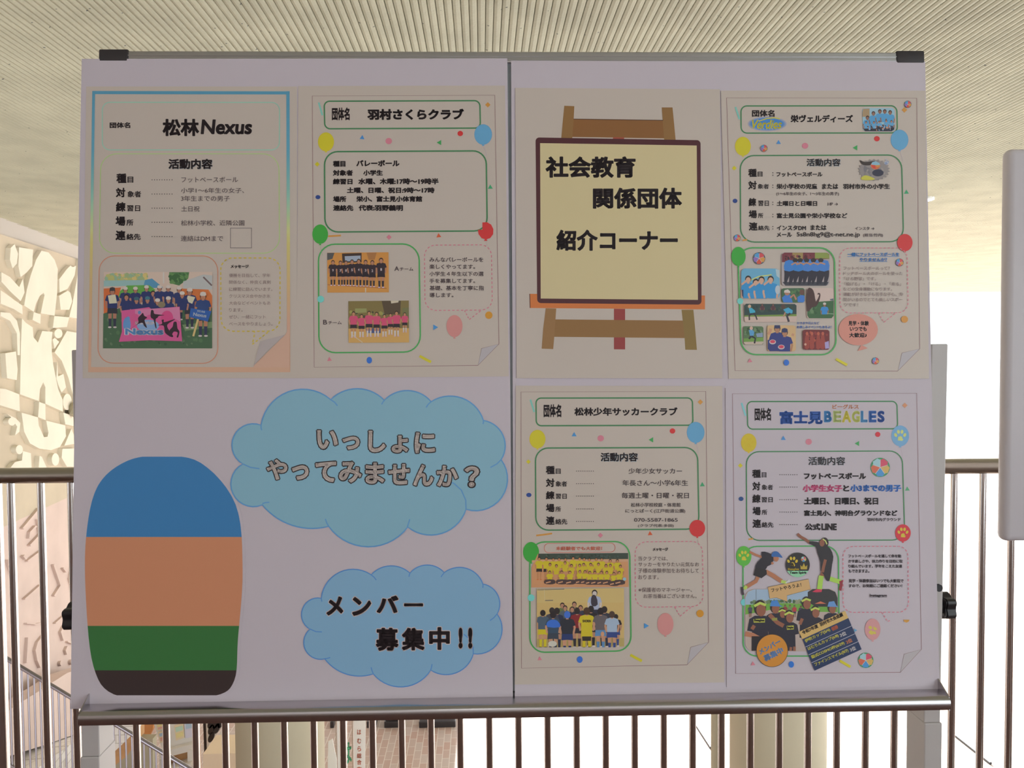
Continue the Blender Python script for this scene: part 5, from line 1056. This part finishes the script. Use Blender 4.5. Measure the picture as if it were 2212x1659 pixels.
A.part('lettering', 'bold black letters with a pale rim'); ED2 = (.022, (176, 160, 160))
for ch, x0, y0, x1, y1 in (('メ', 447, 418, 603, 595), ('ン', 682, 422, 860, 598), ('バ', 907, 410, 1110, 573), ('ー', 1160, 482, 1336, 510), ('募', 900, 706, 1110, 920), ('集', 1140, 706, 1350, 915), ('中', 1390, 700, 1581, 910), ('!', 1662, 706, 1698, 896), ('!', 1750, 706, 1788, 896)):
    A.text(ch, x0, y0, x1, y1, K, .024, edge=ED2)
A.end()

# ---- plain colour card where the big figure cut-out hangs
card = smooth_pts([(352, 985), (440, 1000), (515, 1090), (530, 1230), (520, 1380), (512, 1470), (470, 1503), (350, 1508), (240, 1500), (196, 1440), (180, 1300), (180, 1160), (205, 1050), (270, 995)], 6)
A = Art('colour_card', card, PN0, PN1, 'sheet_paper', 'plain rounded paper cutout in blue, tan, green and brown bands at the lower left', 'paper cutout')
def band(y0, y1, inset=6):
    xs = []
    for k in range(41):
        y = y0 + (y1 - y0) * (k / 40) ** 1.6; c_ = [a[0] + (b[0] - a[0]) * (y - a[1]) / (b[1] - a[1]) for a, b in zip(card, card[1:] + card[:1]) if (a[1] - y - .003) * (b[1] - y - .003) < 0]
        if len(c_) > 1: xs.append((min(c_) + inset, max(c_) - inset, y))
    return [(a, y) for a, b, y in xs] + [(b, y) for a, b, y in xs[::-1]]
for nm, y0, y1, c_ in (('blue_band', 986.5, 1160, (46, 102, 150)), ('tan_band', 1160, 1352, (166, 112, 84)), ('green_band', 1352, 1448, (44, 92, 48)), ('brown_band', 1448, 1502, (46, 36, 36))):
    A.part(nm, nm.replace('_', ' ')); A.poly(band(y0, y1), c_); A.end()

# lettering on the two banner flags
def flag_text(parent, O, Y, chars, col, off):
    h = bpy.data.objects.new('x', None)
    V_, F_ = [], []
    for ch, x0, y0, x1, y1 in chars:
        V, Fs = Art.glyphs(None, ch, off)
        a0, a1 = min(v[0] for v in V), max(v[0] for v in V); b0, b1 = min(v[1] for v in V), max(v[1] for v in V)
        b = len(V_)
        for v in V:
            V_.append(tuple(on_y(x0 + (v[0] - a0) / (a1 - a0) * (x1 - x0), y1 - (v[1] - b0) / (b1 - b0) * (y1 - y0), Y - 0.004) - O))
        F_ += [tuple(b + i for i in f) for f in Fs]
    bpy.data.objects.remove(h)
    me = bpy.data.meshes.new('lettering'); me.from_pydata(V_, [], F_); me.update()
    return link('lettering', me, col, parent)
flag_text(banner_a, BOA, 9.3, [('は', 737, 1603, 760, 1650), ('む', 732, 1655, 752, 1690)], material('flag_green', (0.16, 0.72, 0.36), .6), .01)
flag_text(banner_b, BOB, 9.9, [('は', 771.5, 1576, 780, 1587), ('む', 771.5, 1595, 780, 1606), ('ら', 772, 1612, 780, 1623), ('総', 771, 1627, 781, 1638), ('合', 771, 1641, 781, 1652), ('市', 771, 1656, 781, 1667)], material('flag_red', (0.85, 0.2, 0.1), .6), .008)
